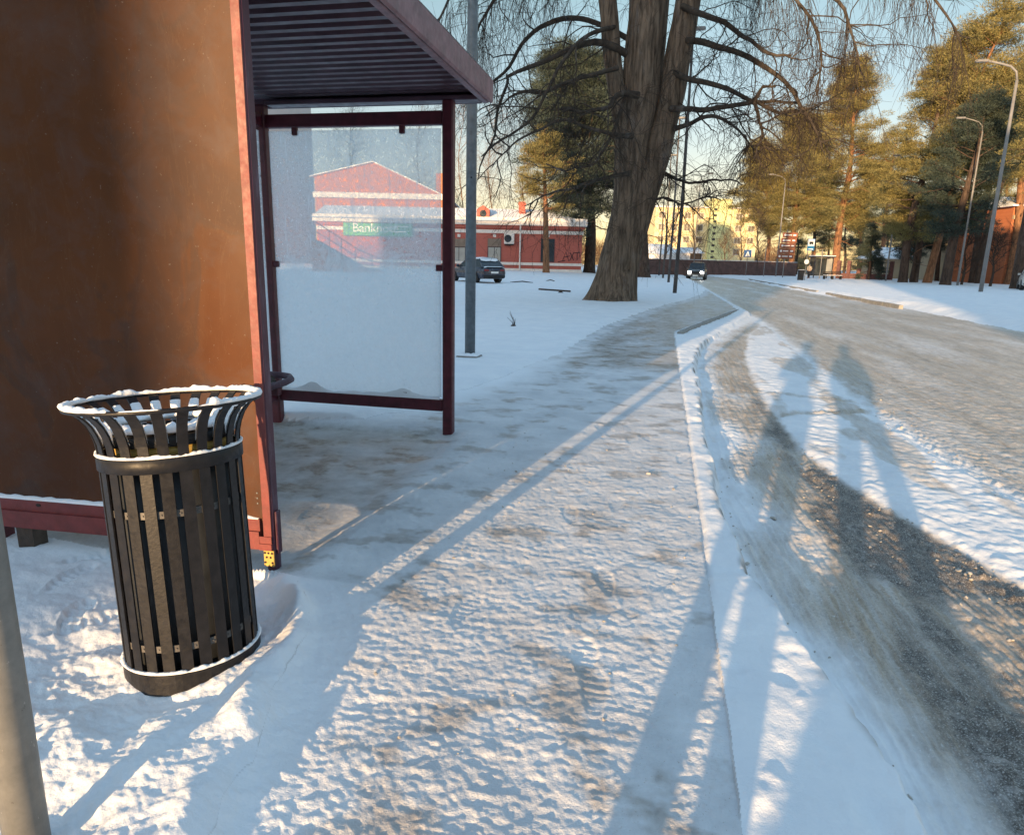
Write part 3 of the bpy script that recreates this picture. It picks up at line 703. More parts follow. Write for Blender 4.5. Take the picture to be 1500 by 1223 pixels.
curved_lamp('street_lamp', 'thickest grey street lamp nearest the right edge, its arm reaching over the pines', at(1436, 430), 13.4, -1.8, 0, r0=.13, r1=.08)
curved_lamp('street_lamp', 'thin dark lamp post standing before the far brown fence', at(1015, 404), 12.5, .9, 0, r0=.08)
pts = [(988, 431), (979, 415), (971, 408), (965, 404.0)]
lb = ['nearest of the slim dark poles beside the pavement behind the big trunk', 'second nearest slim dark pole in the row behind the big trunk',
      'third slim dark pole in the row behind the big trunk', 'farthest slim dark pole in the row behind the big trunk']
for k, (p, l) in enumerate(zip(pts, lb)):
    b = at(*p); s = thing('slim_pole', l, 'pole', b, 0, 'row of slim poles beside the pavement'); d = math.hypot(b.x, b.y)
    m = MB(); m.tube([(0, 0, -.2), (.05, 0, 4), (-.02, 0, 11.5)], [.10, .085, .05], 10); m.build('pole', M['pole_dark'] if 'pole_dark' in M else M.setdefault('pole_dark', simple('dark_weathered_pole', (.085, .075, .07), .8, .3, 4)), s, True)
    m = MB(); m.box(-.12, .5, -.1, .1, 11.45, 11.6, None, .04); m.build('lamp_head', M['galv_far'], s)

# ------------------------------------------------------------------ trees
def smooth_path(P, n):
    P = np.asarray(P, float); t = np.concatenate([[0], np.cumsum(np.linalg.norm(np.diff(P, axis=0), axis=1))]); u = np.linspace(0, t[-1], n)
    out = np.empty((n, P.shape[1])); k = len(P)
    for d in range(P.shape[1]):      # catmull-rom
        m = np.gradient(P[:, d], t); i = np.clip(np.searchsorted(t, u, 'right')-1, 0, k-2); h = t[i+1]-t[i]; s = (u-t[i])/h
        out[:, d] = (2*s**3-3*s**2+1)*P[i, d]+(s**3-2*s**2+s)*h*m[i]+(-2*s**3+3*s**2)*P[i+1, d]+(s**3-s**2)*h*m[i+1]
    return out
def grow(starts, dirs, lens, r0, droop, wig, M_=6, rend=.35):
    """many polylines at once; starts (N,3), dirs (N,3)"""
    N = len(starts); P = np.empty((N, M_, 3)); P[:, 0] = starts; d = dirs/np.linalg.norm(dirs, axis=1, keepdims=True); st = (lens/(M_-1))[:, None]
    for k in range(1, M_):
        d = d+wig*rng.normal(size=(N, 3)); d[:, 2] -= droop*(1 if np.isscalar(droop) else 1); d /= np.linalg.norm(d, axis=1, keepdims=True); P[:, k] = P[:, k-1]+d*st
    rad = r0[:, None]*np.linspace(1, rend, M_)[None]
    return P, rad
def spawn(P, per, tmin=.15, spread=1.0, up=0.):
    """pick points along polylines and side directions"""
    N, M_, _ = P.shape; idx = np.repeat(np.arange(N), per); t = rng.uniform(tmin, 1., len(idx))*(M_-1); i = np.minimum(t.astype(int), M_-2); f = (t-i)[:, None]
    a = P[idx, i]; b = P[idx, i+1]; p = a+(b-a)*f; T = b-a; T /= np.linalg.norm(T, axis=1, keepdims=True)+1e-9
    s = rng.normal(size=(len(idx), 3)); s -= (s*T).sum(1, keepdims=True)*T; s /= np.linalg.norm(s, axis=1, keepdims=True)
    d = T*.7+s*spread; d[:, 2] += up
    return p, d, idx, t/(M_-1)
def build_willow():
    Y0 = 25.7
    base = DY(905, 442, Y0)
    root = thing('willow_tree', 'huge bare old willow with leaning multi stemmed trunk and hanging twigs', 'tree', (base[0], base[1], 0)); o3 = np.array([base[0], base[1], 0])
    def path(px, n=26):
        q = []
        for p in px:
            yy = Y0+(p[3] if len(p) > 3 else 0); c = DY(p[0], p[1], yy); q.append([*(c-o3), p[2]*.5*(yy/cyw)/FPX])
        q = np.array(q); s = smooth_path(q, n); return s[:, :3], np.maximum(.004, s[:, 3])
    stems = [[(890, 447, 60), (893, 425, 48), (902, 380, 42), (916, 310, 36), (924, 230, 44), (936, 150, 48), (944, 60, 46), (950, -30, 42), (960, -150, 32), (970, -280, 18)],
             [(913, 448, 40, .1), (914, 425, 36, .1), (920, 380, 32, .2), (938, 310, 34, .2), (960, 230, 35, .2), (981, 150, 32, .2), (998, 60, 33, .3), (1016, -40, 28, .4), (1044, -170, 20), (1066, -260, 10)],
             [(935, 240, 30, .6), (952, 150, 26, .9), (963, 60, 22, 1.2), (971, -40, 20, 1.4), (980, -160, 14, 1.6)],
             [(922, 230, 24, -.2), (908, 165, 22, -.3), (898, 90, 23, -.3), (891, 10, 23, -.3), (880, -80, 20, -.3), (850, -200, 12)]]
    m = MB()
    for st in stems:
        P, r = path(st, 60)
        v, f = tubes(P[None], r[None], 28); a = np.arctan2(v[:, 1]-np.repeat(P[:, 1], 28), v[:, 0]-np.repeat(P[:, 0], 28))
        c = np.repeat(P, 28, 0); k = 1+.13*vnoise(a*2.2+5, v[:, 2]*.55, 3)+.07*vnoise(a*6, v[:, 2]*1.2, 4)
        m.add((c+(v-c)*k[:, None]).tolist(), f.tolist())
    for (px, py, dy, w) in ((842, 437, .1, 15), (856, 442, -.3, 19), (872, 449, -.7, 20), (896, 455, -1.1, 22), (917, 453, -.8, 20), (936, 447, .3, 14)):   # root flare
        a = DY(px, py, Y0+dy)-o3; a[2] = -.45; b = DY(905+.30*(px-900), 400, Y0)-o3; P = smooth_path([a, a*.55+b*.45-[0, 0, .25], b], 14)
        v, f = tubes(P[None], np.linspace(w*.011, w*.021, 14)[None], 12); m.add(v.tolist(), f.tolist())
    m.build('trunk', M['bark'], root, True)
    limbs = [[(925, 60, 9), (883, 38, 8), (824, 28, 8), (786, 44, 7), (763, 70, 6), (736, 108, 5), (715, 125, 4), (690, 160, 2.5)],
             [(925, 85, 12), (905, 72, 12, -.5), (877, 62, 11, -1), (842, 70, 9, -1.5), (801, 88, 8, -2), (757, 106, 6, -2.3), (739, 132, 5), (727, 164, 5), (725, 194, 4), (704, 235, 3), (698, 262, 1.5)],
             [(900, 40, 7, -.5), (883, 44, 7, -1), (848, 62, 6, -2), (824, 91, 6, -2.5), (801, 132, 5, -3), (789, 164, 5, -3), (757, 190, 4, -3), (730, 211, 4, -3), (705, 232, 2, -3)],
             [(905, 100, 8, -1), (865, 111, 7, -1.5), (824, 123, 6, -2), (795, 136, 6, -2), (768, 135, 5, -2), (740, 148, 3, -2), (712, 170, 2, -2)],
             [(935, 140, 12, -1), (906, 138, 9, -1.5), (890, 158, 7, -2), (842, 163, 6, -2.3), (816, 157, 4, -2.5)],
             [(925, 200, 10, -1), (890, 196, 6, -2), (862, 188, 5, -2), (824, 177, 5, -3), (790, 192, 4, -3), (748, 216, 3, -3), (720, 245, 1.5, -3)],
             [(920, 255, 8, -1), (880, 262, 5, -2), (840, 275, 4, -3), (800, 285, 3, -3), (770, 300, 1.5, -3)],
             [(1000, 10, 10), (1024, 20, 9, -.5), (1056, 32, 8, -1), (1079, 47, 7, -1), (1100, 60, 6, -1.5), (1128, 78, 5, -2), (1160, 82, 3, -2)],
             [(1005, 60, 10), (1030, 62, 10, -.5), (1050, 68, 9, -.8), (1095, 83, 8, -1), (1128, 102, 7, -1.3), (1152, 123, 6, -1.6), (1182, 162, 5, -2), (1200, 198, 3, -2), (1210, 225, 1.5, -2)],
             [(985, 105, 11), (1003, 114, 9, -.5), (1038, 123, 8, -1), (1071, 133, 7, -1), (1104, 147, 6, -1), (1140, 147, 4, -1), (1170, 150, 2.5, -1)],
             [(975, 160, 11), (997, 160, 9, -.5), (1041, 160, 8, -1), (1079, 154, 7, -1), (1104, 147, 7, -1), (1120, 128, 4, -1), (1135, 128, 3, -1)],
             [(1104, 147, 6, -1), (1112, 175, 5, -1), (1118, 205, 3, -1), (1112, 222, 1.5, -1)],
             [(1104, 147, 6, -1), (1140, 165, 5, -1), (1178, 165, 4, -1), (1196, 185, 3, -1), (1204, 205, 1.5, -1)],
             [(985, 190, 9), (1010, 182, 7, -.5), (1041, 170, 6, -1), (1075, 185, 4, -1), (1095, 205, 3, -1), (1105, 230, 1.5)],
             [(965, 250, 8, .5), (990, 262, 5, .5), (1020, 268, 4, 0), (1055, 262, 3, 0), (1090, 270, 1.5, 0)],
             [(1030, -60, 14), (1080, -110, 11, -1), (1150, -130, 9, -1.5), (1230, -100, 7, -2), (1310, -50, 5, -2.5), (1375, 5, 3.5, -3), (1405, 60, 1.5, -3)],
             [(1010, -80, 12), (1070, -70, 9, -1), (1120, -60, 8, -1.5), (1180, -35, 6, -2), (1230, 10, 5, -2), (1252, 60, 3, -2), (1262, 110, 1.5, -2)],
             [(1020, -20, 10), (1060, -45, 8, -1), (1110, -40, 7, -1.5), (1160, -10, 5, -2), (1192, 40, 4, -2), (1205, 90, 3, -2), (1196, 140, 1.5, -2)],
             [(940, -60, 14, -.5), (880, -100, 10, -1), (800, -110, 9, -1.5), (720, -70, 7, -2), (670, -20, 5, -2.5), (640, 40, 3, -3)],
             [(900, -20, 10, -.5), (850, -45, 8, -1), (790, -40, 7, -1.5), (735, -10, 6, -2), (705, 30, 4, -2), (690, 80, 2.5, -2)],
             [(915, 145, 6, -1.2), (890, 210, 5, -2), (868, 240, 4, -2.4), (835, 250, 3, -2.6), (800, 240, 2, -2.6)],
             [(945, 300, 5, .3), (975, 290, 4, 0), (1000, 300, 3, 0), (1030, 290, 2, 0), (1060, 295, 1.5, 0)]]
    m = MB(); LP = []
    for k, l in enumerate(limbs):
        P, r = path(l, 26); wob = np.stack([fbm(np.linspace(0, 6, 26), np.full(26, k*3.7+d), 2, 40+d) for d in range(3)], 1)*.10*np.linspace(0, 1, 26)[:, None]
        P = P+wob; r = r*.82; v, f = tubes(P[None], r[None], 9); m.add(v.tolist(), f.tolist()); LP.append(P)
    m.build('limbs', M['branch'], root, True)
    LP = np.stack(LP)
    p, d, idx, t = spawn(LP, 13, .08, 1.1, -.05); n = len(p)
    B1, r1 = grow(p, d, rng.uniform(1.2, 3.0, n)*(1.1-.45*t), rng.uniform(.014, .032, n), .05, .26, 9, .3)
    p, d, _, t = spawn(B1, 6, .15, 1.0, -.1); n = len(p)
    B2, r2 = grow(p, d, rng.uniform(.5, 1.4, n), rng.uniform(.006, .010, n), .13, .22, 7, .5)
    p, d, _, t = spawn(B2, 3, .2, .9, -.15); n = len(p)
    B3, r3 = grow(p, d, rng.uniform(.3, .9, n), rng.uniform(.0034, .0050, n), .16, .2, 6, .7)
    # long weeping twigs under the high limbs that reach over the road
    hi = LP[[15, 16, 17, 18, 19]]; p, d, _, t = spawn(hi, 44, .2, .5, -.7); n = len(p)
    B4, r4 = grow(p, d, rng.uniform(1.0, 3.2, n), rng.uniform(.006, .011, n), .32, .14, 10, .4)
    p, d, _, t = spawn(B4, 12, .1, .6, -.4); n = len(p)
    B5, r5 = grow(p, d, rng.uniform(.4, 1.3, n), rng.uniform(.0032, .0048, n), .25, .14, 7, .7)
    # shoots hugging the trunk
    SP = []
    for st in stems[:3]: SP.append(path(st, 26)[0])
    SP = np.stack(SP); p, d, _, t = spawn(SP, 60, .15, 1.3, .1); n = len(p)
    B6, r6 = grow(p, d, rng.uniform(.8, 2.6, n), rng.uniform(.007, .013, n), .16, .2, 9, .5)
    p, d, _, t = spawn(B6, 5, .2, .8, -.3); n = len(p)
    B7, r7 = grow(p, d, rng.uniform(.4, 1.2, n), rng.uniform(.0045, .006, n), .2, .15, 6, .7)
    def put(sets, name, mat, ns):
        VV = []; FF = []; o = 0
        for (P, r), n_ in zip(sets, ns):
            v, f = tubes(P, r, n_); VV.append(v); FF.append(f+o); o += len(v)
        mesh_obj(name, np.concatenate(VV), np.concatenate(FF), mat, root, True)
    put([(B1, r1), (B4, r4)], 'branches', M['branch'], (5, 4)); put([(B2, r2), (B3, r3), (B5, r5), (B6, r6), (B7, r7)], 'twigs', M['twig'], (3, 3, 3, 3, 3))
build_willow()

def tufts(c, rad, per, ln, wd, up=.35, flat=.6):
    """needle sprays: thin pointed leaves scattered through clumps"""
    N = len(c); idx = np.repeat(np.arange(N), per); n = len(idx)
    q = rng.normal(size=(n, 3)); q /= np.linalg.norm(q, axis=1, keepdims=True); q *= (rng.uniform(.15, 1, n)**.45)[:, None]; q[:, 2] *= flat
    p = c[idx]+q*rad[idx][:, None]
    d = q+rng.normal(size=(n, 3))*.45; d[:, 2] += up; d /= np.linalg.norm(d, axis=1, keepdims=True)
    s = np.cross(d, rng.normal(size=(n, 3))); s /= np.linalg.norm(s, axis=1, keepdims=True)
    L = ln*rng.uniform(.6, 1.3, n)[:, None]; W = wd*rng.uniform(.6, 1.3, n)[:, None]
    v = np.stack([p-d*L*.1-s*W*.25, p+d*L*.45-s*W*.5, p+d*L, p+d*L*.45+s*W*.5], 1).reshape(-1, 3)
    return v, np.arange(4*n).reshape(-1, 4)
def build_pine(name, label, group, base, H, crown0, hw, lean=(0, 0), r0=.22, seed=1, frost=False, dark=False, top=.35, bare=0, conic=False, dens=1.0):
    global rng
    keep = rng; rng = np.random.default_rng(seed)
    root = thing(name, label, 'tree', base, 0, group)
    P = np.array([[0, 0, -.3], [lean[0]*.12, lean[1]*.1, H*.25], [lean[0]*.42, lean[1]*.4, H*.55], [lean[0]*.8, lean[1]*.8, H*.85], [lean[0], lean[1], H*.98]])
    P[1:4, :2] += rng.normal(size=(3, 2))*.01*H; S = smooth_path(P, 24); rr = r0*np.interp(np.linspace(0, 1, 24), [0, .05, .4, .8, 1], [1.25, 1, .75, .35, .08])
    m = MB(); v, f = tubes(S[None], rr[None], 12); m.add(v.tolist(), f.tolist()); m.build('trunk', M['pine_bark_dark' if dark else 'pine_bark'], root, True)
    nb = int((42 if not conic else 50)*dens); hs = rng.uniform(crown0, .99, nb); hs = crown0+(hs-crown0)*1.0
    sp = np.stack([np.interp(hs*H, S[:, 2], S[:, k]) for k in range(3)], 1)
    u = (hs-crown0)/(1-crown0)
    prof = (1-u)**.8+.06 if conic else np.clip(np.interp(u, [0, .2, .45, .75, 1], [.62, .95, 1., .62, top]), .1, 1)
    L = hw*prof*rng.uniform(.65, 1.15, nb); th = rng.uniform(0, 2*np.pi, nb)
    d = np.stack([np.cos(th), np.sin(th), rng.uniform(-.15, .35, nb)+(u*.5 if not conic else -.2)], 1)
    B, br = grow(sp, d, L, r0*.22*(1-.6*u), -.02 if not conic else .03, .14, 7, .25)
    p2, d2, _, t2 = spawn(B, 4, .3, .8, .1); B2, br2 = grow(p2, d2, rng.uniform(.25, .5, len(p2))*hw*.6, np.full(len(p2), r0*.06), -.03, .2, 5, .4)
    v1, f1 = tubes(B, br, 5); v2, f2 = tubes(B2, br2, 3)
    extra = []
    if bare:
        hb = rng.uniform(crown0*.55, crown0, bare); sb = np.stack([np.interp(hb*H, S[:, 2], S[:, k]) for k in range(3)], 1); tb = rng.uniform(0, 2*np.pi, bare)
        B3, br3 = grow(sb, np.stack([np.cos(tb), np.sin(tb), rng.uniform(-.3, .3, bare)], 1), rng.uniform(.3, .7, bare)*hw, np.full(bare, r0*.14), .02, .25, 6, .2); v3, f3 = tubes(B3, br3, 4)
        mesh_obj('dead_branches', v3, f3, M['pine_bark_dark' if dark else 'pine_bark'], root, True)
    mesh_obj('branches', np.concatenate([v1, v2]), np.concatenate([f1, f2+len(v1)]), M['pine_bark_dark' if dark else 'pine_bark'], root, True)
    cl = np.concatenate([B[:, 3:].reshape(-1, 3), B2[:, 1:].reshape(-1, 3)]); cl = cl[rng.random(len(cl)) < .55]; cl = cl+rng.normal(size=cl.shape)*.05*hw
    topc = S[-1:]+rng.normal(size=(8, 3))*[.25*hw*top, .25*hw*top, .12*hw]; cl = np.concatenate([cl, topc])
    rad = rng.uniform(.11, .23, len(cl))*hw*(1 if not conic else .8)
    v, f = tufts(cl, rad, int(100*dens), .095*hw**.6 if not conic else .09*hw**.6, .0155*hw**.6, .45 if not conic else .0, .40)
    mesh_obj('crown', v, f, M['needles_dark_shade' if frost else 'needles'], root)
    rng = keep; return root
def pine_px(label, base, top, c0y, hwpx, seed, group='pines along the right side of the road', name='pine_tree', r0px=None, **k):
    b = at(*base); dist = float(np.array([b.x, b.y, 0])@FH); s = dist/FPX; H = (base[1]-top[1])*s
    Tp = DF(top[0], top[1], dist); lean = (Tp[0]-b.x, Tp[1]-b.y)
    return build_pine(name, label, group, b, H, (base[1]-c0y)/(base[1]-top[1]), hwpx*s, lean, (r0px*s if r0px else .25), seed, **k)
pine_px('leaning pine with a long bare orange trunk behind the wooden bench', (1222, 404), (1254, 132), 335, 60, 11, bare=10, dens=2.3, r0px=5.5)
pine_px('broad rounded pine behind the brown direction sign', (1158, 404), (1168, 200), 345, 60, 12, dens=2.0, bare=6, r0px=4)
pine_px('low spreading pine, its branches reaching over the blue crossing sign', (1120, 403), (1118, 236), 345, 46, 13, dens=2.0, bare=8, r0px=3)
pine_px('small distant pine showing golden between the two tall pine groups', (1285, 406), (1313, 212), 360, 38, 14, r0px=3.5)
pine_px('leftmost tall pine of the big right hand clump', (1322, 415), (1386, 118), 362, 54, 15, dens=1.5, dark=True, r0px=6, bare=5)
pine_px('second leaning pine from the left in the big right hand clump', (1338, 415), (1428, 92), 345, 66, 16, dens=1.5, dark=True, r0px=5)
pine_px('tallest pine of the big right hand clump, top near the right edge', (1357, 416), (1476, 58), 320, 82, 17, dens=1.5, r0px=5.5, bare=6)
pine_px('thick trunked pine in front of the dark fence right of the beige wall', (1384, 419), (1440, 170), 350, 62, 18, dens=1.35, frost=True, dark=True, r0px=7)  # crown shade painted in by the darker needles
pine_px('dark slender pine in front of the yellowish house, leaning right', (1424, 416), (1470, 150), 285, 50, 19, dark=True, r0px=5)
pine_px('second dark slender pine before the yellowish house', (1433, 417), (1500, 130), 280, 52, 20, dark=True, r0px=5)
pine_px('golden pine standing half outside the right edge', (1478, 418), (1528, 100), 300, 52, 21, r0px=6, bare=6)
pine_px('dark leaning trunk pine beside the white car at the right edge', (1490, 425), (1560, 90), 250, 60, 22, dark=True, r0px=9)
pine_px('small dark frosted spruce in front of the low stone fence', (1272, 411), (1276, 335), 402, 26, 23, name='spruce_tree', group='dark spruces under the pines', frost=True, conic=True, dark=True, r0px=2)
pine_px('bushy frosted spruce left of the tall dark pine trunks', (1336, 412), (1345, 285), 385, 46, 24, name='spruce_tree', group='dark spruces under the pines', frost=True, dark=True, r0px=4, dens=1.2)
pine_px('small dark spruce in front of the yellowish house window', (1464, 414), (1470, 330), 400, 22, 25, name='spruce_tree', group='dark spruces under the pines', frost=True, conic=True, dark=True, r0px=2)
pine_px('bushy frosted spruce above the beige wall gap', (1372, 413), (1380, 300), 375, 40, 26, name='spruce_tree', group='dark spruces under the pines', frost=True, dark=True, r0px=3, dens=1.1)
pine_px('big dark pine behind the old willow, beside the red brick building', (863, 402), (838, 138), 318, 92, 27, group='pines behind the willow', dark=True, r0px=8, dens=2.7, bare=6, frost=True)  # darker needles paint in the shade of the willow
pine_px('pine trunk standing just right of the old willow trunk', (943, 407), (930, 165), 270, 60, 28, group='pines behind the willow', dark=True, r0px=9, frost=True)  # crown coloured as shaded by the willow
pine_px('far pine showing left of the dark pine above the red roof', (800, 404), (795, 225), 320, 46, 29, group='pines behind the willow', r0px=5)

pine_px('dark pine far behind the direction sign, lowest of the trees there', (1190, 402.5), (1195, 262), 372, 44, 51, r0px=3, group='far pines behind the bus stop')
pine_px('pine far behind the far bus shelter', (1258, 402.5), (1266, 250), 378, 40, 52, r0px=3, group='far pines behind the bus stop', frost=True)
pine_px('golden pine behind the yellowish house, left of its roof', (1408, 405), (1416, 205), 330, 46, 53, r0px=3, group='pines behind the houses')
pine_px('golden pine rising right over the yellowish house', (1462, 405), (1474, 190), 320, 48, 54, r0px=3, group='pines behind the houses')
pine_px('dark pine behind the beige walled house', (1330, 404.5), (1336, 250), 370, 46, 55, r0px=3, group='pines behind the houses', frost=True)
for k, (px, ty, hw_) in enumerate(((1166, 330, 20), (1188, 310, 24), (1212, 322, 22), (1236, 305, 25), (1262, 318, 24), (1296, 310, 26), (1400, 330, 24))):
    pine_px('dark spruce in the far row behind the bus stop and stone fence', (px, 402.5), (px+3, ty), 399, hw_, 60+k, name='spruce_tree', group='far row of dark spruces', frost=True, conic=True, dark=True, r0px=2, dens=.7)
def build_bare(label, base, H, spread, seed, mat='twig_warm', group='bare trees in the distance', name='bare_tree', r0=.14, dens=1., rt=1.):
    global rng
    keep = rng; rng = np.random.default_rng(seed); root = thing(name, label, 'bush' if 'bush' in name else 'tree', base, 0, group)
    S = smooth_path(np.array([[0, 0, -.3], [.02*H, 0, .35*H], [-.02*H, .02*H, .7*H], [.03*H, 0, H]]), 16); rr = np.linspace(r0, r0*.15, 16)
    m = MB(); v, f = tubes(S[None], rr[None], 8); m.add(v.tolist(), f.tolist()); m.build('trunk', M[mat], root, True)
    p, d, _, t = spawn(S[None], int(22*dens), .22, .75, .25); B1, r1 = grow(p, d, H*spread*rng.uniform(.5, 1., len(p))*(1.15-.7*t), r0*.4*(1-.6*t), -.03, .16, 8, .3)
    p, d, _, t = spawn(B1, int(7*dens), .2, .8, .2); B2, r2 = grow(p, d, H*spread*rng.uniform(.2, .5, len(p)), np.full(len(p), r0*.11*rt), -.02, .2, 6, .5)
    p, d, _, t = spawn(B2, int(6*dens), .1, .8, .1); B3, r3 = grow(p, d, H*spread*rng.uniform(.1, .28, len(p)), np.full(len(p), r0*.06*rt), 0., .2, 5, .6)
    VV = []; FF = []; o = 0
    for P, r, n in ((B1, r1, 4), (B2, r2, 3), (B3, r3, 3)):
        v, f = tubes(P, r, n); VV.append(v); FF.append(f+o); o += len(v)
    mesh_obj('branches', np.concatenate(VV), np.concatenate(FF), M[mat], root, True); rng = keep; return root
def bare_px(label, base, top, spread, seed, dist, **k):
    p = DF(base[0], base[1], dist); H = (base[1]-top[1])*dist/FPX
    return build_bare(label, (p[0], p[1], 0 if k.pop('g', True) else p[2]), H+1.2, spread, seed, **k)
bare_px('tall bare birch lit gold behind the red roof left of the lamp post', (674, 392), (668, 190), .30, 31, 115)
bare_px('bare round crowned tree right of the lamp post above the red roof', (716, 394), (728, 205), .34, 32, 120)
bare_px('slender bare tree rising behind the brick chimney', (765, 394), (770, 232), .3, 33, 125)
bare_px('wide bare tree between the willow trunk and the yellow block', (972, 394), (975, 285), .36, 34, 120)
bare_px('bare tree in front of the green stair tower', (1012, 396), (1010, 300), .30, 37, 118)
bare_px('bare tree in front of the yellow block at its right end', (1082, 396), (1085, 318), .42, 35, 120, mat='twig')
bare_px('small bare street tree close to the brown fence by the crossing sign', (1106, 398), (1112, 322), .42, 36, 100, mat='twig')
bare_px('large bare tree through the frosted glass above the gabled building', (520, 392), (515, 175), .34, 38, 125, mat='twig')
bare_px('pale bare tree at the right side of the frosted pane', (615, 392), (618, 180), .36, 39, 118, mat='twig')
bare_px('bare lilac bush in front of the right hand houses', (1408, 416), (1405, 362), .55, 40, 66, mat='twig', name='bare_bush', group='bare bushes by the houses', dens=.9)
bare_px('bare bush right of the second dark slender pine', (1450, 418), (1452, 372), .55, 41, 62, mat='twig', name='bare_bush', group='bare bushes by the houses', dens=.9)
bare_px('low bare bush behind the brown fence under the yellow block', (1060, 392), (1060, 352), .6, 42, 112, name='bare_bush', group='bare bushes by the houses', dens=.9)

def build_brush():
    c = []; rr = []
    r_ = np.random.default_rng(77)
    for px in np.arange(600, 1180, 3.2):
        for q in range(5):
            d = r_.uniform(205, 250); p = DF(px+r_.uniform(-2, 2), 390, d); h = r_.uniform(.5, 5.5)*(1+.8*float(vnoise(np.array([px*.02]), np.array([3.1]), 5)[0])); c.append((p[0], p[1], h)); rr.append(r_.uniform(1.2, 2.4))
    global rng
    keep = rng; rng = r_; v, f = tufts(np.array(c), np.array(rr), 46, 2.0, .085, .9, .9); rng = keep
    o = mesh_obj('distant_woods', v, f, M['twig_warm']); tag(o, 'low line of bare brushwood far off along the horizon', 'woods', kind='stuff')
build_brush()
def build_sapling():
    b = at(752, 481); s = thing('sapling', 'small dry sapling with a few thin stalks poking out of the snow', 'plant', b)
    m = MB()
    for k in range(7): 
        a = random.uniform(0, 6.28); h = random.uniform(.12, .36); m.tube([(0, 0, -.05), (.03*math.cos(a), .03*math.sin(a), h*.5), (.09*math.cos(a)-.05, .06*math.sin(a), h)], [.008, .006, .003], 5)
    m.build('stalks', M['twig'], s); m = MB(); m.lathe([(.01, -.03), (.07, .0), (.05, .04), (.01, .05)], 10); m.build('root_clump', M['wood_dark'], s, True)
    b = at(812, 431); s = thing('fallen_plank', 'dark plank lying on a stump in the snow left of the willow', 'plank', b, R(-4))
    m = MB(); m.box(-.72, .72, -.06, .06, .1, .17, Matrix.Rotation(R(2), 4, 'Y'), .01); m.build('plank', M['wood_dark'], s)
    m = MB(); m.lathe([(.12, -.1), (.13, .04), (.07, .09)], 10, (.3, -.1, 0)); m.build('stump', M['wood_dark'], s, True)
    for k, (px, py, l) in enumerate(((765, 415, 'longer dark stick half buried in snow before the red building'), (806, 413, 'short dark stick half buried in snow before the red building'))):
        b = at(px, py); m = MB(); m.tube([(-.8+k*.5, 0, .02), (0, .05, .1), (.7-k*.4, .02, .03)], [.03, .04, .03], 6); o = m.build('stick', M['wood_dark']); o.location = b; tag(o, l, 'stick', 'sticks in the snow field')
build_sapling()

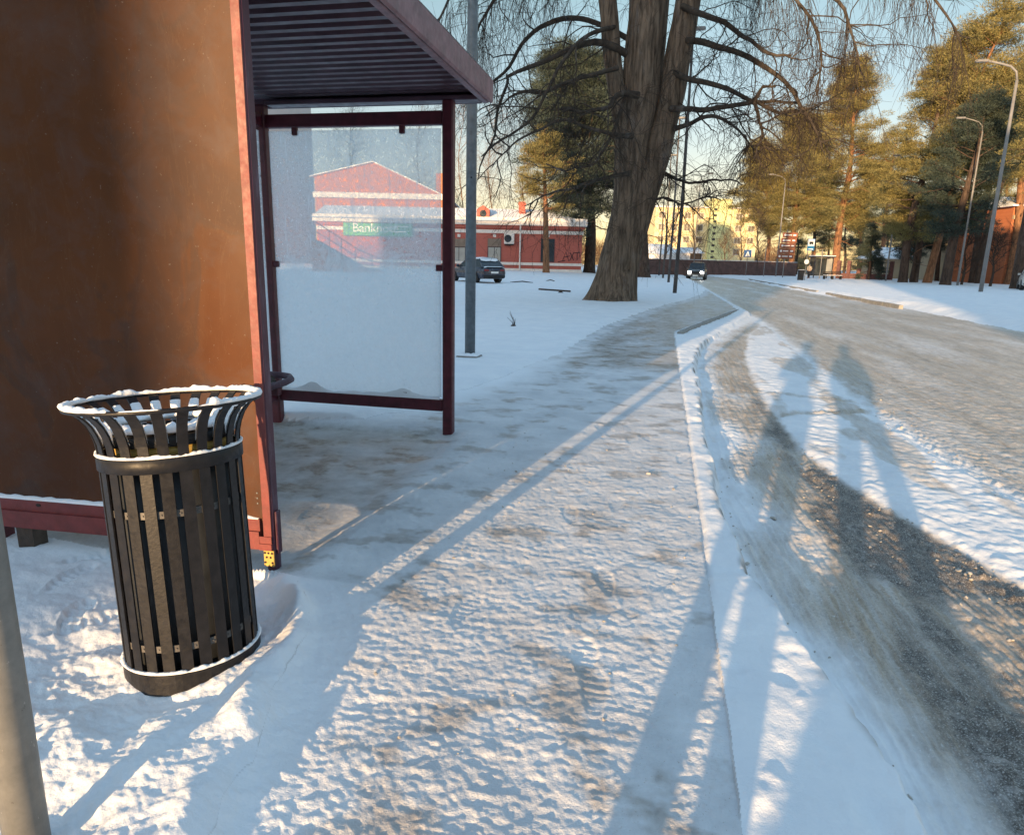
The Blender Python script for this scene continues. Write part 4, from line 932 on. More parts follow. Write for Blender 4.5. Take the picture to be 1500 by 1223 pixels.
# ------------------------------------------------------------------ buildings
def frame_at(dist, px):
    x, _ = PL(px, 395, dist); p = FH*dist+R0*x
    return (p[0], p[1], 0.), x
def win(parent, x, z, w, h, y, pane='window', frame='white', mull=1, dark=False, sill=None):
    m = MB(); t = min(.08, w*.1)
    m.box(x-w/2, x+w/2, y-.05, y+.02, z, z+h); p = m.build('window', M[pane], parent)
    m = MB()
    for a, b, c, d in ((x-w/2-t, x-w/2, z-t, z+h+t), (x+w/2, x+w/2+t, z-t, z+h+t), (x-w/2, x+w/2, z-t, z), (x-w/2, x+w/2, z+h, z+h+t)): m.box(a, b, y-.09, y+.02, c, d)
    for k in range(mull): xx = x-w/2+w*(k+1)/(mull+1); m.box(xx-t*.4, xx+t*.4, y-.07, y-.051, z, z+h)
    m.build('frame', M[frame], p); return p
def build_red():
    D = 78.; loc, x0 = frame_at(D, 700); s = thing('red_brick_building', 'long low red brick building with white cornice, snowy hipped roof and green shop sign', 'building', loc, YAW)
    def X(px, py=395): return PL(px, py, D)[0]-x0
    def Z(px, py): return PL(px, py, D)[1]
    xa, xb = X(467), X(851); xm = X(761); zt = Z(740, 325); zb = -.4
    m = MB(); m.box(xa, xm, .25, 11, zb, zt); m.box(xm, xb, 0, 11, zb, zt); m.build('wall', M['red_brick'], s)
    def band(name, z0, z1, d, mat='white'):
        m = MB(); m.box(xa-d, xm-.002, .25-d, .249, z0, z1); m.box(xm-.15, xb+d, -d, -.001, z0, z1); m.box(xb, xb+d, 0, 11, z0, z1); m.build(name, M[mat], s)
    band('cornice', Z(740, 330), Z(740, 319), .45); band('string_course', Z(740, 342), Z(740, 337), .12); band('sill_course', Z(740, 388), Z(740, 384), .12); band('plinth', zb, Z(740, 393), .1)
    band('frieze', Z(740, 334.5), Z(740, 330.5), .2, 'red_brick')
    zr = Z(740, 301); e = .55; z1 = zt+.05; xr = X(800)
    v = [(xa-e, -e, z1), (xb+e, -e, z1), (xb+e, 11+e, z1), (xa-e, 11+e, z1), (xa-e, 5.5, zr), (xr, 5.5, zr)]
    m = MB(); m.add(v, [(0, 1, 5, 4), (1, 2, 5), (2, 3, 4, 5), (3, 0, 4), (0, 3, 2, 1)]); rf = m.build('roof', M['snow_far'], s)
    cx = X(763); m = MB(); m.box(cx-.38, cx+.38, 3.2, 4.2, zt+.6, Z(763, 292)); m.box(cx-.46, cx+.46, 3.1, 4.3, Z(763, 296), Z(763, 294)); m.build('chimney', M['red_brick'], rf)
    dx = X(706); m = MB(); zz = Z(706, 314); m.prism([(dx-.7, zz-.6), (dx+.7, zz-.6), (dx+.7, zz+.6), (dx, zz+1.05), (dx-.7, zz+.6)], 1.2, 4); dm = m.build('dormer', M['red_brick'], rf)
    m = MB(); m.lathe([(.01, 0), (.38, .0), (.38, .05), (.01, .06)], 16); o = m.build('vent', M['window'], dm); o.rotation_euler = (R(90), 0, 0); o.location = (dx, 1.2, zz+.15)
    for px, w, dk in ((672, 1.35, 0), (724, 1.35, 0), (802, 1.35, 1)):
        yy = .25 if px < 760 else 0; zlo, zhi = Z(px, 383), Z(px, 351); x = X(px, 370)
        if dk: win(s, x, zlo, w, zhi-zlo, yy, mull=0, frame='frame_dark')
        else:
            h = (zhi-zlo)*.64; p = win(s, x, zlo, w, h, yy, 'blind', 'frame_dark')
            m = MB(); m.box(x-w/2-.08, x+w/2+.08, yy-.07, yy+.02, zlo+h+.09, zhi+.1); m.build('board', M['boarding'], s)
        m = MB(); m.box(x-.16, x+.16, yy-.1, yy-.001, zhi+.25, Z(px, 343)); m.build('keystone', M['white'], s)
    x = X(761); m = MB(); m.tube([(x, -.2, .2), (x, -.2, zt-.1)], .09, 10); m.build('downpipe', M['white'], s)
    x = X(745); z = Z(745, 357.5); m = MB(); m.box(x-.56, x+.56, -.25, .2, z, z+1.15, None, .04); ac = m.build('air_conditioner', M['white'], s)
    m = MB(); m.lathe([(.05, 0), (.4, 0), (.4, .04), (.05, .05)], 24); o = m.build('fan', M['window'], ac); o.rotation_euler = (R(90), 0, 0); o.location = (x-.14, -.25, z+.57)
    m = MB(); m.box(x-.5, x+.5, -.2, .2, z-.14, z-.02); m.build('bracket', M['rubber'], ac)
    # scrawled graffiti
    gx, gzz = X(836, 376), Z(836, 376); m = MB()
    for pl in ([(-.9, -.5), (-.55, .5), (-.2, -.5)], [(-.8, -.1), (-.1, .05)], [(-.1, .45), (.35, -.4)], [(.35, .5), (-.1, -.45)], [(.4, .4), (1.0, .45)], [(.7, .42), (.72, -.4)], [(-1.4, -.6), (-.6, -.45)]):
        m.tube([(gx+a, -.012, gzz+b) for a, b in pl], .045, 5)
    m.build('graffiti', M['scrawl'], s)
    # shop sign
    a, b = X(503, 336), X(604, 336); z0, z1 = Z(550, 346), Z(550, 327); m = MB(); m.box(a, b, -.1, .24, z0, z1, None, .03); sg = m.build('shop_sign', M['sign_green'], s)
    cu = bpy.data.curves.new('lettering', 'FONT'); cu.body = 'Banknote'; cu.size = 1.35; cu.extrude = .01; t0 = bpy.data.objects.new('lettering_source', cu); C.objects.link(t0); bpy.context.view_layer.update(); me = bpy.data.meshes.new_from_object(t0.evaluated_get(bpy.context.evaluated_depsgraph_get())); bpy.data.objects.remove(t0); o = bpy.data.objects.new('lettering', me); C.objects.link(o); o.parent = sg; me.materials.clear()
    o.rotation_euler = (R(90), 0, 0); o.location = (a+1.0, -.112, z0+.42); me.materials.append(M['white_letter'])
    m = MB(); m.box(a+5.6, a+7.2, -.111, -.1, z0+1.0, z0+1.12); m.box(a+5.6, a+6.9, -.111, -.1, z0+.45, z0+.57); m.build('lettering', M['white_letter'], sg)
M['frame_dark'] = simple('dark_window_frame', (.03, .035, .05), .6, .2, 3)
M['blind'] = simple('pale_blind', (.34, .35, .33), .5, .1, 2)
M['boarding'] = simple('grey_boarding', (.20, .16, .13), .8, .2, 2)
M['scrawl'] = simple('spray_paint', (.05, .02, .03), .7, .2, 3)
M['sign_green'] = simple('green_sign', (.05, .33, .11), .5, .1, 2)
M['white_letter'] = simple('white_letter', (.85, .85, .82), .5, .03, 2)
build_red()
def build_gabled():
    D = 94.; loc, x0 = frame_at(D, 545); s = thing('gabled_building', 'orange brick building with wide low gable, seen through the frosted pane', 'building', loc, YAW)
    def X(px, py=300): return PL(px, py, D)[0]-x0
    def Z(px, py): return PL(px, py, D)[1]
    a, b, zp = X(462), X(655), Z(548, 238); ze = Z(548, 283); xp = X(548)
    ya, yb = Z(462, 257), Z(655, 290)
    m = MB(); m.prism([(a, -.2), (b, -.2), (b, yb), (xp, zp), (a, ya)], 0, 16); m.build('wall', M['orange_brick'], s)
    m = MB(); m.box(a-.2, b+.2, -.35, -.001, ze-.7, ze); m.build('cornice', M['white'], s)
    for q, zq in ((a-.5, ya-.2), (b+.5, yb-.2)):
        m = MB(); t = .12; m.prism([(q, zq), (xp, zp+.0), (xp, zp+t), (q, zq+t)] if q < xp else [(xp, zp), (q, zq), (q, zq+t), (xp, zp+t)], -.4, 16.4); m.build('roof', M['snow_far'], s)
    cx = X(645); m = MB(); m.box(cx-.9, cx+.9, 3, 5, 6, Z(645, 250)); m.build('chimney', M['orange_brick'], s)
build_gabled()
def build_railing():
    D = 60.; loc, x0 = frame_at(D, 500); s = thing('stair_railing', 'thin dark stair railing in front of the lit brick wall behind frosted glass', 'railing', loc, YAW)
    def P(px, py): x, z = PL(px, py, D); return (x-x0, 0, z)
    for dy, nm in ((0, 'handrail'), (14, 'mid_rail'), (26, 'mid_rail')):
        m = MB(); m.tube([P(462, 325+dy), P(525, 366+dy*.8), P(568, 384+dy*.3)], .04, 6); m.build(nm, M['rubber'], s)
    for px, py in ((482, 338), (500, 350), (520, 363), (545, 375)):
        m = MB(); a = P(px, py); m.tube([a, (a[0], 0, -.1)], .035, 6); m.build('post', M['rubber'], s)
    m = MB(); q = [P(455, 352), P(525, 392), P(560, 398)]; m.prism([(q[0][0], -.2), (q[2][0], -.2), (q[2][0], .15), (q[1][0], q[1][2]), (q[0][0], q[0][2])], .2, 3); m.build('stair', M['orange_brick'], s)
build_railing()
def block(name, label, D, px0, px1, py_top, mat, depth=14, floors=5, cols=6, group=None, tower=None, skip=0, rz=0., zb=-.3, pane='window'):
    pc = (px0+px1)/2; loc, x0 = frame_at(D, pc); s = thing(name, label, 'building', loc, YAW+rz, group); X = lambda px: PL(px, 350, D)[0]-x0
    a, b = X(px0), X(px1); zt = PL(pc, py_top, D)[1]
    m = MB(); m.box(a, b, 0, depth, zb, zt); m.build('wall', mat, s)
    m = MB(); m.box(a-.3, b+.3, -.3, depth+.3, zt+.001, zt+.3); m.build('roof', M['snow_far'], s)
    fh = (zt-.8)/floors
    for f in range(floors):
        for c in range(cols):
            x = a+(b-a)*(c+.5)/cols
            if tower and tower[0]-.6 < x+x0 < tower[1]+.6: continue
            win(s, x, f*fh+1.1, min(1.5, (b-a)/cols*.45), fh*.48, 0, pane)
    return s, X, x0
M['yellow_wall'] = simple('yellow_render', (.72, .60, .34), .85, .08, .6)
M['lime_wall'] = simple('lime_render', (.64, .64, .32), .85, .06, .6)
M['orange_wall'] = simple('orange_render', (.62, .34, .14), .85, .08, .6)
M['grey_wall'] = simple('grey_render', (.46, .47, .48), .85, .06, .5)
M['beige_wall'] = simple('beige_render', (.46, .36, .24), .85, .08, .6)
M['far_window'] = simple('curtained_window', (.22, .19, .14), .3, .3, 1)
D = 185.; tw = (PL(1036, 350, D)[0], PL(1066, 350, D)[0])
s, X, x0 = block('apartment_block', 'sunlit yellow apartment block with lime green stair tower at the road end', D, 958, 1108, 305, M['yellow_wall'], 14, 5, 8, tower=tw, pane='far_window')
zt = PL(1050, 292, D)[1]; m = MB(); m.box(X(1036), X(1066), -1.2, 6, -.3, zt); t_ = m.build('stair_tower', M['lime_wall'], s)
for k in range(10):
    z = 1.6+k*(zt-3)/10; m = MB(); m.box(X(1041), X(1045.5), -1.26, -1.15, z, z+.55); m.build('window', M['window'], t_)
block('apartment_block', 'orange apartment block left of the yellow one behind bare branches', 200., 915, 956, 303, M['orange_wall'], 14, 5, 3, pane='far_window')
s = thing('apartment_block', 'tall plain grey apartment block seen through the frosted pane', 'building', (-61, 93, 0))
m = MB(); m.box(-7, 7, -9, 9.3, -.3, 33); m.build('wall', M['grey_wall'], s); m = MB(); m.box(-7.3, 7.3, -9.3, 9.6, 33.001, 33.3); m.build('roof', M['snow_far'], s)
for f in range(10):
    for x in (-4.5, -1.5, 1.5, 4.5): win(s, x, 1.2+f*3.1, 1.5, 1.5, -9)
def shed(label, D, px0, px1, pyw, pyr, mat, gable_px=None, depth=6):
    pc = (px0+px1)/2; loc, x0 = frame_at(D, pc); s = thing('shed', label, 'shed', loc, YAW); X = lambda px: PL(px, 370, D)[0]-x0; a, b = X(px0), X(px1); zw = PL(pc, pyw, D)[1]; zr = PL(pc, pyr, D)[1]
    m = MB(); m.box(a, b, 0, depth, -.3, zw); m.build('wall', mat, s)
    m = MB(); m.add([(a-.4, -.4, zw), (b+.4, -.4, zw), (b+.4, depth+.4, zw), (a-.4, depth+.4, zw), (a+.8, depth/2, zr), (b-.2, depth/2, zr)], [(0, 1, 5, 4), (1, 2, 5), (2, 3, 4, 5), (3, 0, 4), (0, 3, 2, 1)]); m.build('roof', M['snow_far'], s)
    if gable_px: m = MB(); x = X(gable_px); m.box(x-.8, x+1.2, -.05, -.001, -.2, zw-.05); m.build('door', M['wood_dark'], s)
shed('white walled shed with snowy roof and dark door above the fence', 125., 994, 1029, 371, 362, M['white'], 1018)
shed('long pale snow roofed shed behind the slim poles', 140., 942, 988, 372, 357, M['white'])
def build_fence():
    pa, pb = np.array(DF(946, 400, 90)[:2]), np.array(DF(1166, 403, 104)[:2]); L = float(np.linalg.norm(pb-pa)); s = thing('board_fence', 'long brown board fence across the end of the road', 'fence', (*pa, 0), math.atan2(*(pb-pa)[::-1]))
    m = MB(); n = int(L/.16)
    for i in range(n): m.box(i*L/n, (i+1)*L/n-.015, 0, .03, -.1, 2.0+.02*random.random())
    m.build('boards', M['fence_wood'], s)
    for i in range(int(L/3)+1): m = MB(); m.box(i*3-.06, i*3+.06, .035, .16, -.2, 2.05); m.build('post', M['fence_wood'], s)
    m = MB(); m.box(0, L, -.02, .05, 2.025, 2.08); m.build('snow_cap', M['snow_far'], s)
M['fence_wood'] = simple('brown_fence_wood', (.13, .075, .065), .85, .3, 1.5)
build_fence()
def build_low_fence():
    pa, pb = np.array(G(1226, 409)[:2]), np.array(G(1303, 411.5)[:2]); L = float(np.linalg.norm(pb-pa)); s = thing('iron_fence', 'dark iron fence on a low stone base behind the bench', 'fence', (*pa, 0), math.atan2(*(pb-pa)[::-1]))
    m = MB(); m.box(0, L, 0, .3, -.2, .75); m.build('stone_base', M['red_dark'], s)
    m = MB(); n = int(L/.14)
    for i in range(n): m.box(i*L/n, i*L/n+.025, .12, .15, .75, 2.1)
    m.box(0, L, .11, .155, 2.1, 2.15); m.box(0, L, .105, .16, .95, .99); m.build('bars', M['rubber'], s)
    for i in range(6): m = MB(); x = i*L/5; m.box(x-.2, x+.2, -.05, .35, -.2, 2.3); m.build('pillar', M['red_dark'], s)
M['red_dark'] = simple('dark_brick', (.13, .06, .055), .85, .3, 4)
build_low_fence()
def house(name, label, D, px0, px1, pye, pyr, mat, depth, wins, ridge_x=True, roof='snow_far', over=.5):
    pc = (px0+px1)/2; loc, x0 = frame_at(D, pc); s = thing(name, label, 'house', loc, YAW); X = lambda px: PL(px, 370, D)[0]-x0; Z = lambda py: PL(pc, py, D)[1]
    a, b = X(px0), X(px1); ze, zr = Z(pye), Z(pyr)
    m = MB(); m.box(a, b, 0, depth, -.3, ze); m.build('wall', mat, s)
    m = MB(); m.add([(a-over, -over, ze), (b+over, -over, ze), (b+over, depth+over, ze), (a-over, depth+over, ze), (a+1.2, depth/2, zr), (b-1.2, depth/2, zr), (a-over, -over, ze-.15), (b+over, -over, ze-.15), (b+over, depth+over, ze-.15), (a-over, depth+over, ze-.15)],
          [(0, 1, 5, 4), (1, 2, 5), (2, 3, 4, 5), (3, 0, 4), (0, 6, 7, 1), (1, 7, 8, 2), (2, 8, 9, 3), (3, 9, 6, 0), (6, 9, 8, 7)]); m.build('roof', M[roof], s)
    for (px, py0, py1, w) in wins: win(s, X(px), Z(py1), w, Z(py0)-Z(py1), 0)
    return s, X, Z
s, X, Z = house('house', 'yellowish house with steep snowy roof behind the right hand pine trunks', 84., 1408, 1482, 341, 306, M['beige_wall'], 9, ((1455, 357, 369, 1.3), (1465, 357, 369, 1.3), (1420, 385, 397, 1.4)))
m = MB(); m.box(X(1408)-.2, X(1437), -1.6, -.001, Z(373), Z(367)); m.build('porch_roof', M['snow_far'], s)
s, X, Z = house('house', 'low beige walled house behind the dark pine trunks', 96., 1298, 1388, 379, 362, M['beige_wall'], 7, ((1372, 382, 392, 1.5),))
s, X, Z = house('house', 'tall orange brick house cut off by the right edge', 74., 1474, 1560, 301, 283, M['orange_brick'], 9, ((1530, 320, 345, 1.5),), over=.6)
m = MB(); m.box(X(1474), X(1560), -.25, -.001, Z(322), Z(316)); m.build('cornice', M['beige_wall'], s)

# ------------------------------------------------------------------ vehicles
def body_loft(st, nside=7):
    """stations (y, halfwidth, zlow, zbelt, crown) -> closed lower body"""
    V = []; F = []
    for (y, w, zl, zb, cr) in st:
        V += [(-w*.86, y, zl), (-w*.97, y, zl+.1*(zb-zl)), (-w, y, zl+.55*(zb-zl)), (-w*.95, y, zb-.03), (-w*.82, y, zb+.4*cr), (0, y, zb+cr), (w*.82, y, zb+.4*cr), (w*.95, y, zb-.03), (w, y, zl+.55*(zb-zl)), (w*.97, y, zl+.1*(zb-zl)), (w*.86, y, zl)]
    n = 11
    for i in range(len(st)-1):
        for j in range(n): F.append((i*n+j, i*n+(j+1) % n, (i+1)*n+(j+1) % n, (i+1)*n+j))
    F += [tuple(range(n-1, -1, -1)), tuple(range((len(st)-1)*n, len(st)*n))]
    return V, F
def car(name, label, loc, rz, paint, snow=None, suv=False, lit=False, L=4.5, W=.9, Hr=1.46):
    s = thing(name, label, 'car', loc, rz); h = Hr; zb = .95 if not suv else 1.08; zl = .24 if not suv else .32
    hl = L/2
    st = [(-hl, W*.80, zl+.16, zb-.22, .02), (-hl+.06, W*.92, zl+.04, zb-.08, .03), (-hl+.35, W*.98, zl, zb, .03), (-hl+1.2, W, zl, zb+.01, .03), (0, W, zl, zb, .03), (hl-1.3, W, zl, zb-.03, .04), (hl-.6, W*.98, zl, zb-.1, .05), (hl-.15, W*.93, zl+.02, zb-.22, .05), (hl, W*.78, zl+.12, zb-.36, .03)]
    V, F = body_loft(st); m = MB(); m.add(V, F); b = m.build('body', paint, s, True)
    # greenhouse
    y0, y1, y2, y3 = (-hl+.15, -hl+.75, hl-2.2, hl-1.25) if not suv else (-hl+.08, -hl+.4, hl-2.05, hl-1.35)
    gw, tw_ = W*.90, W*.70
    V = [(-gw, y0, zb-.02), (gw, y0, zb-.02), (gw, y3, zb-.06), (-gw, y3, zb-.06), (-tw_, y1, h-.06), (tw_, y1, h-.06), (tw_, y2, h-.05), (-tw_, y2, h-.05)]
    m = MB(); m.add(V, [(0, 1, 5, 4), (1, 2, 6, 5), (2, 3, 7, 6), (3, 0, 4, 7), (4, 5, 6, 7)]); m.build('windows', M['window'], s)
    m = MB(); Vr = []
    ys = np.linspace(y1-.05, y2+.05, 7)
    for i, y in enumerate(ys):
        c = .05*math.sin(math.pi*i/6)
        for x, z in ((-tw_-.03, h-.085), (-tw_*.8, h-.02+c*.6), (0, h-.01+c), (tw_*.8, h-.02+c*.6), (tw_+.03, h-.085)): Vr.append((x, y, z))
    m.add(Vr, [(i*5+j, i*5+j+1, i*5+6+j, i*5+5+j) for i in range(6) for j in range(4)]); m.build('roof', snow or paint, s, True)
    m = MB()
    for sx in (-1, 1):
        for (ya, yb_, za, zb2) in ((y0, y1, zb-.02, h-.07), (y3, y2, zb-.06, h-.06)): m.tube([(sx*gw, ya, za), (sx*(tw_+.005), yb_, zb2)], .035, 6)
        yc = (y1+y2)/2-.1; m.tube([(sx*(gw+.004), yc, zb-.02), (sx*(tw_+.01), yc, h-.07)], .035, 6)
    m.build('pillars', paint, s)
    if snow:
        m = MB(); a = [(-gw*.9, y0-.02, zb+.02), (gw*.9, y0-.02, zb+.02), (tw_*.95, y1-.02, h-.05), (-tw_*.95, y1-.02, h-.05)]
        def lp(u, v): return [(a[0][k]*(1-u)+a[1][k]*u)*(1-v)+(a[3][k]*(1-u)+a[2][k]*u)*v for k in range(3)]
        q = [lp(0, .75), lp(.25, .68), lp(.5, .72), lp(.8, .66), lp(1, .8), lp(1, 1.02), lp(0, 1.02)]; q = [(x, y-.035, z) for x, y, z in q]
        m.add(q+[(x, y+.03, z) for x, y, z in q], [tuple(range(7)), tuple(range(13, 6, -1))]+[(i, i+7, (i+1) % 7+7, (i+1) % 7) for i in range(7)]); m.build('window_snow', snow, s)
        m = MB(); V, F = [], []; n = 8
        for j in range(4):
            for i in range(n): V.append((-W*.8+1.6*W*i/(n-1), -hl+.02+.3*j/3, zb-.04+.05*min(1, min(i, n-1-i))+(.03 if 0 < j < 3 else 0)))
        m.add(V, [(j*n+i, j*n+i+1, (j+1)*n+i+1, (j+1)*n+i) for j in range(3) for i in range(n-1)]); m.build('boot_snow', snow, s, True)
    for sx in (-1, 1):
        for y in (-hl+.85, hl-.9):
            wr = .34 if not suv else .38; m = MB(); Mx = Matrix.Translation((sx*(W-.1), y, wr))@Matrix.Rotation(R(90), 4, 'Y')
            P = [tuple(Mx@Vector((0, 0, z))) for z in (-.115, .115)]; m.tube(P, wr, 22); wh = m.build('wheel', M['rubber'], s)
            m = MB(); P = [tuple(Mx@Vector((0, 0, z))) for z in ((.116, .125) if sx > 0 else (-.125, -.116))]; m.tube(P, wr*.62, 14); m.build('rim', M['galv_far'], wh)
        m = MB(); m.box(sx*W-.09+(-.04 if sx < 0 else .04), sx*W+.09+(-.04 if sx < 0 else .04), hl-1.55, hl-1.4, zb-.02, zb+.13, None, .03); m.build('mirror', paint, s)
        m = MB(); zt_ = zb-.3; m.box(sx*W*.62-.16, sx*W*.62+.16, -hl-.015, -hl+.2, zb-.24, zb-.13, None, .02); m.build('tail_lamp', M['tail'], s)
        m = MB(); m.box(sx*W*.66-.16, sx*W*.66+.16, hl-.12, hl+.02, zb-.42, zb-.24, None, .03); m.build('headlight', M['headlight'] if lit else M['lamp_glass'], s)
    m = MB(); m.box(-W*.86, W*.86, -hl-.03, -hl+.12, zl+.06, zl+.25, None, .04); m.build('bumper', M['rubber'], s)
    m = MB(); m.box(-W*.88, W*.88, hl-.12, hl+.035, zl+.04, zl+.2, None, .04); m.build('bumper', paint if suv else M['rubber'], s)
    m = MB(); m.box(-W*.45, W*.45, hl-.06, hl+.012, zb-.46, zb-.24, None, .02); m.build('grille', M['rubber'], s)
    m = MB(); m.box(-.26, .26, -hl-.035, -hl-.005, zl+.34, zl+.45); m.build('number_plate', M['white_letter'], s)
    m = MB(); m.box(-.26, .26, hl+.036, hl+.045, zl+.07, zl+.18); m.build('number_plate', M['white_letter'], s)
    return s
def paint(name, c): 
    t = NT(name); t.color(t.mix(t.ramp(t.noise(5, 5, .7), [(.45, 0.), (.75, .35)]), c, (.4, .4, .42))); t.rough(.32); t.b.inputs['Coat Weight'].default_value = .3; return t.m
M['tail'] = simple('tail_lamp_red', (.25, .02, .02), .3, .1, 3); M['lamp_glass'] = simple('lamp_glass', (.5, .5, .5), .15, .1, 3)
M['navy'] = paint('dark_blue_car_paint', (.018, .024, .045)); M['brown_car'] = paint('dark_brown_car_paint', (.05, .042, .038)); M['white_car'] = paint('white_car_paint', (.62, .61, .58))
b = at(697, 414); car('parked_car', 'dark blue parked car dusted with snow in front of the red brick building', (b.x, b.y, b.z+.02), R(47), M['navy'], M['snow'], L=4.3, Hr=1.5)
b = (G(1008, 410, -.1)+G(1034, 410, -.1))/2; car('oncoming_car', 'dark off roader driving towards us with both headlights lit', (b[0], b[1]+1.5, -.115), R(180-6), M['brown_car'], None, True, True, 4.6, .93, 1.75)
b = at(1528, 428); car('parked_car', 'white parked car cut off by the right edge', (b.x, b.y+1.5, b.z), R(-20), M['white_car'], M['snow'], True, L=4.5, Hr=1.8)

# ------------------------------------------------------------------ street furniture on the far side
def place(px, py): return at(px, py)
def post_thing(name, label, cat, px, py, H, r=.03, mat='galv_far', rz=YAW):
    s = thing(name, label, cat, place(px, py), rz); m = MB(); m.tube([(0, 0, -.2), (0, 0, H)], r, 10); m.build('post', M[mat], s); return s
b = place(1092, 405); sc = 97/1000
s = post_thing('crossing_sign', 'blue square pedestrian crossing sign on a thin grey post', 'road sign', 1092, 405, 3.3, .04)
m = MB(); m.box(-.5, .5, -.05, -.02, 2.45, 3.4, None, .01); p = m.build('sign_plate', M.setdefault('sign_blue', simple('sign_blue', (.03, .10, .26), .4, .1, 3)), s)
m = MB(); m.prism([(-.36, 2.55), (.36, 2.55), (0, 3.25)], -.058, -.051); m.build('triangle', M['white_letter'], p)
m = MB(); m.tube([(0, -.062, 2.95), (.02, -.062, 2.75), (-.07, -.062, 2.6)], .03, 6); m.tube([(.02, -.062, 2.75), (.09, -.062, 2.6)], .025, 6); m.tube([(-.06, -.062, 2.85), (.07, -.062, 2.84)], .02, 6); m.build('walking_figure', M['rubber'], p)
s = post_thing('direction_sign', 'stack of five brown direction boards on a post', 'direction sign', 1146, 408, 5.6, .06); k_ = .0905
M['sign_brown'] = simple('brown_sign', (.24, .085, .05), .5, .1, 2)
for i in range(5):
    z = 2.25+i*.62; xo = -.12+i*.06; m = MB(); m.box(xo-.85+.05*i, xo+1.15, -.09, -.06, z, z+.56, None, .01); pl = m.build('board', M['sign_brown'], s)
    m = MB(); m.lathe([(.01, 0), (.13, 0), (.13, .01), (.01, .012)], 14); o = m.build('pictogram', M['white_letter'], pl); o.rotation_euler = (R(90), 0, 0); o.location = (xo-.55+.05*i, -.091, z+.28)
    m = MB(); m.box(xo-.25, xo+.45-.08*(i % 2), -.096, -.0905, z+.23, z+.33); m.box(xo+.62, xo+.95, -.096, -.0905, z+.2, z+.36); m.build('lettering', M['white_letter'], pl)
s = post_thing('bus_stop_sign', 'white and blue bus stop sign with small round plate on a thin post', 'bus stop sign', 1178, 412, 4.0, .035)
m = MB(); m.box(-.1, .62, -.06, -.03, 2.95, 4.1, None, .02); p = m.build('sign_plate', M.setdefault('sign_blue2', simple('bus_blue', (.02, .18, .38), .4, .1, 3)), s)
m = MB(); m.box(-.06, .58, -.068, -.061, 3.4, 4.05); q = m.build('panel', M['white_letter'], p)
m = MB(); m.box(.06, .46, -.075, -.069, 3.6, 3.82, None, .003); m.tube([(.15, -.072, 3.57), (.15, -.069, 3.57)], .05, 10); m.tube([(.37, -.072, 3.57), (.37, -.069, 3.57)], .05, 10); m.build('bus_symbol', M['rubber'], q)
m = MB(); m.box(.02, .5, -.068, -.061, 3.06, 3.14); m.build('lettering', M['white_letter'], p)
m = MB(); m.lathe([(.01, 0), (.24, 0), (.24, .02), (.01, .025)], 20); o = m.build('round_plate', M['white_letter'], s); o.rotation_euler = (R(90), 0, 0); o.location = (0, -.04, 1.85)
b = place(1172, 412); s = thing('waste_bin', 'dark square waste bin standing beside the bus stop post', 'waste bin', b, YAW)
m = MB(); m.box(-.24, .24, -.22, .22, .02, .95, None, .03); m.build('body', M['rubber'], s); m = MB(); m.box(-.27, .27, -.25, .25, .951, 1.02, None, .02); m.build('lid', M['frame_dark'], s)
m = MB(); m.box(-.25, .25, -.23, .23, 1.021, 1.06, None, .018); m.build('lid_snow', M['snow'], s)
b = place(1219, 410.5); s = thing('park_bench', 'empty dark wooden bench facing the road in front of the pine', 'bench', b, YAW)
m = MB()
for y in (-.2, -.05, .1): m.box(-1.05, 1.05, y, y+.11, .42, .46)
m.build('seat', M['wood_dark'], s); m = MB(); m.box(-1.05, 1.05, -.19, .2, .462, .52, None, .02); m.build('seat_snow', M['snow'], s)
m = MB(); m.box(-1.05, 1.05, .26, .3, .66, .78); m.box(-1.05, 1.05, .28, .32, .82, .92); m.build('backrest', M['wood_dark'], s)
for x in (-.95, 0, .95): m = MB(); m.box(x-.05, x+.05, -.2, .25, -.05, .415); m.box(x-.04, x+.04, .2, .255, .415, .92); m.build('leg', M['rubber'], s)
b = place(1204, 409); s = thing('far_bus_shelter', 'small grey glazed bus shelter behind the waiting person', 'bus shelter', b, YAW)
for x in (-1.1, 1.1):
    for y in (0, 1.3): m = MB(); m.box(x-.05, x+.05, y-.05, y+.05, -.1, 2.5); m.build('post', M['frame_dark'], s)
m = MB(); m.box(-1.3, 1.3, -.3, 1.5, 2.5, 2.65, None, .03); m.build('roof', M['frame_dark'], s); m = MB(); m.box(-1.3, 1.3, -.3, 1.5, 2.651, 2.75, None, .04); m.build('roof_snow', M['snow'], s)
m = MB(); m.box(-1.04, 1.04, 1.28, 1.32, .3, 2.4); m.build('back_panel', M['window'], s); m = MB(); m.box(.35, 1.03, .0, .04, .6, 2.35); m.build('timetable_panel', M['blind'], s)
for px, py, H, l in ((1200, 409.5, 3.3, 'thin pale post left of the far bus shelter'), (1118, 406, 3.6, 'thin pale stake in front of the fence beside the crossing sign')):
    s = post_thing('stake', l, 'post', px, py, H, .05); m = MB(); m.tube([(0, 0, H), (0, 0, H+.05)], .07, 8); m.build('cap', M['galv_far'], s)

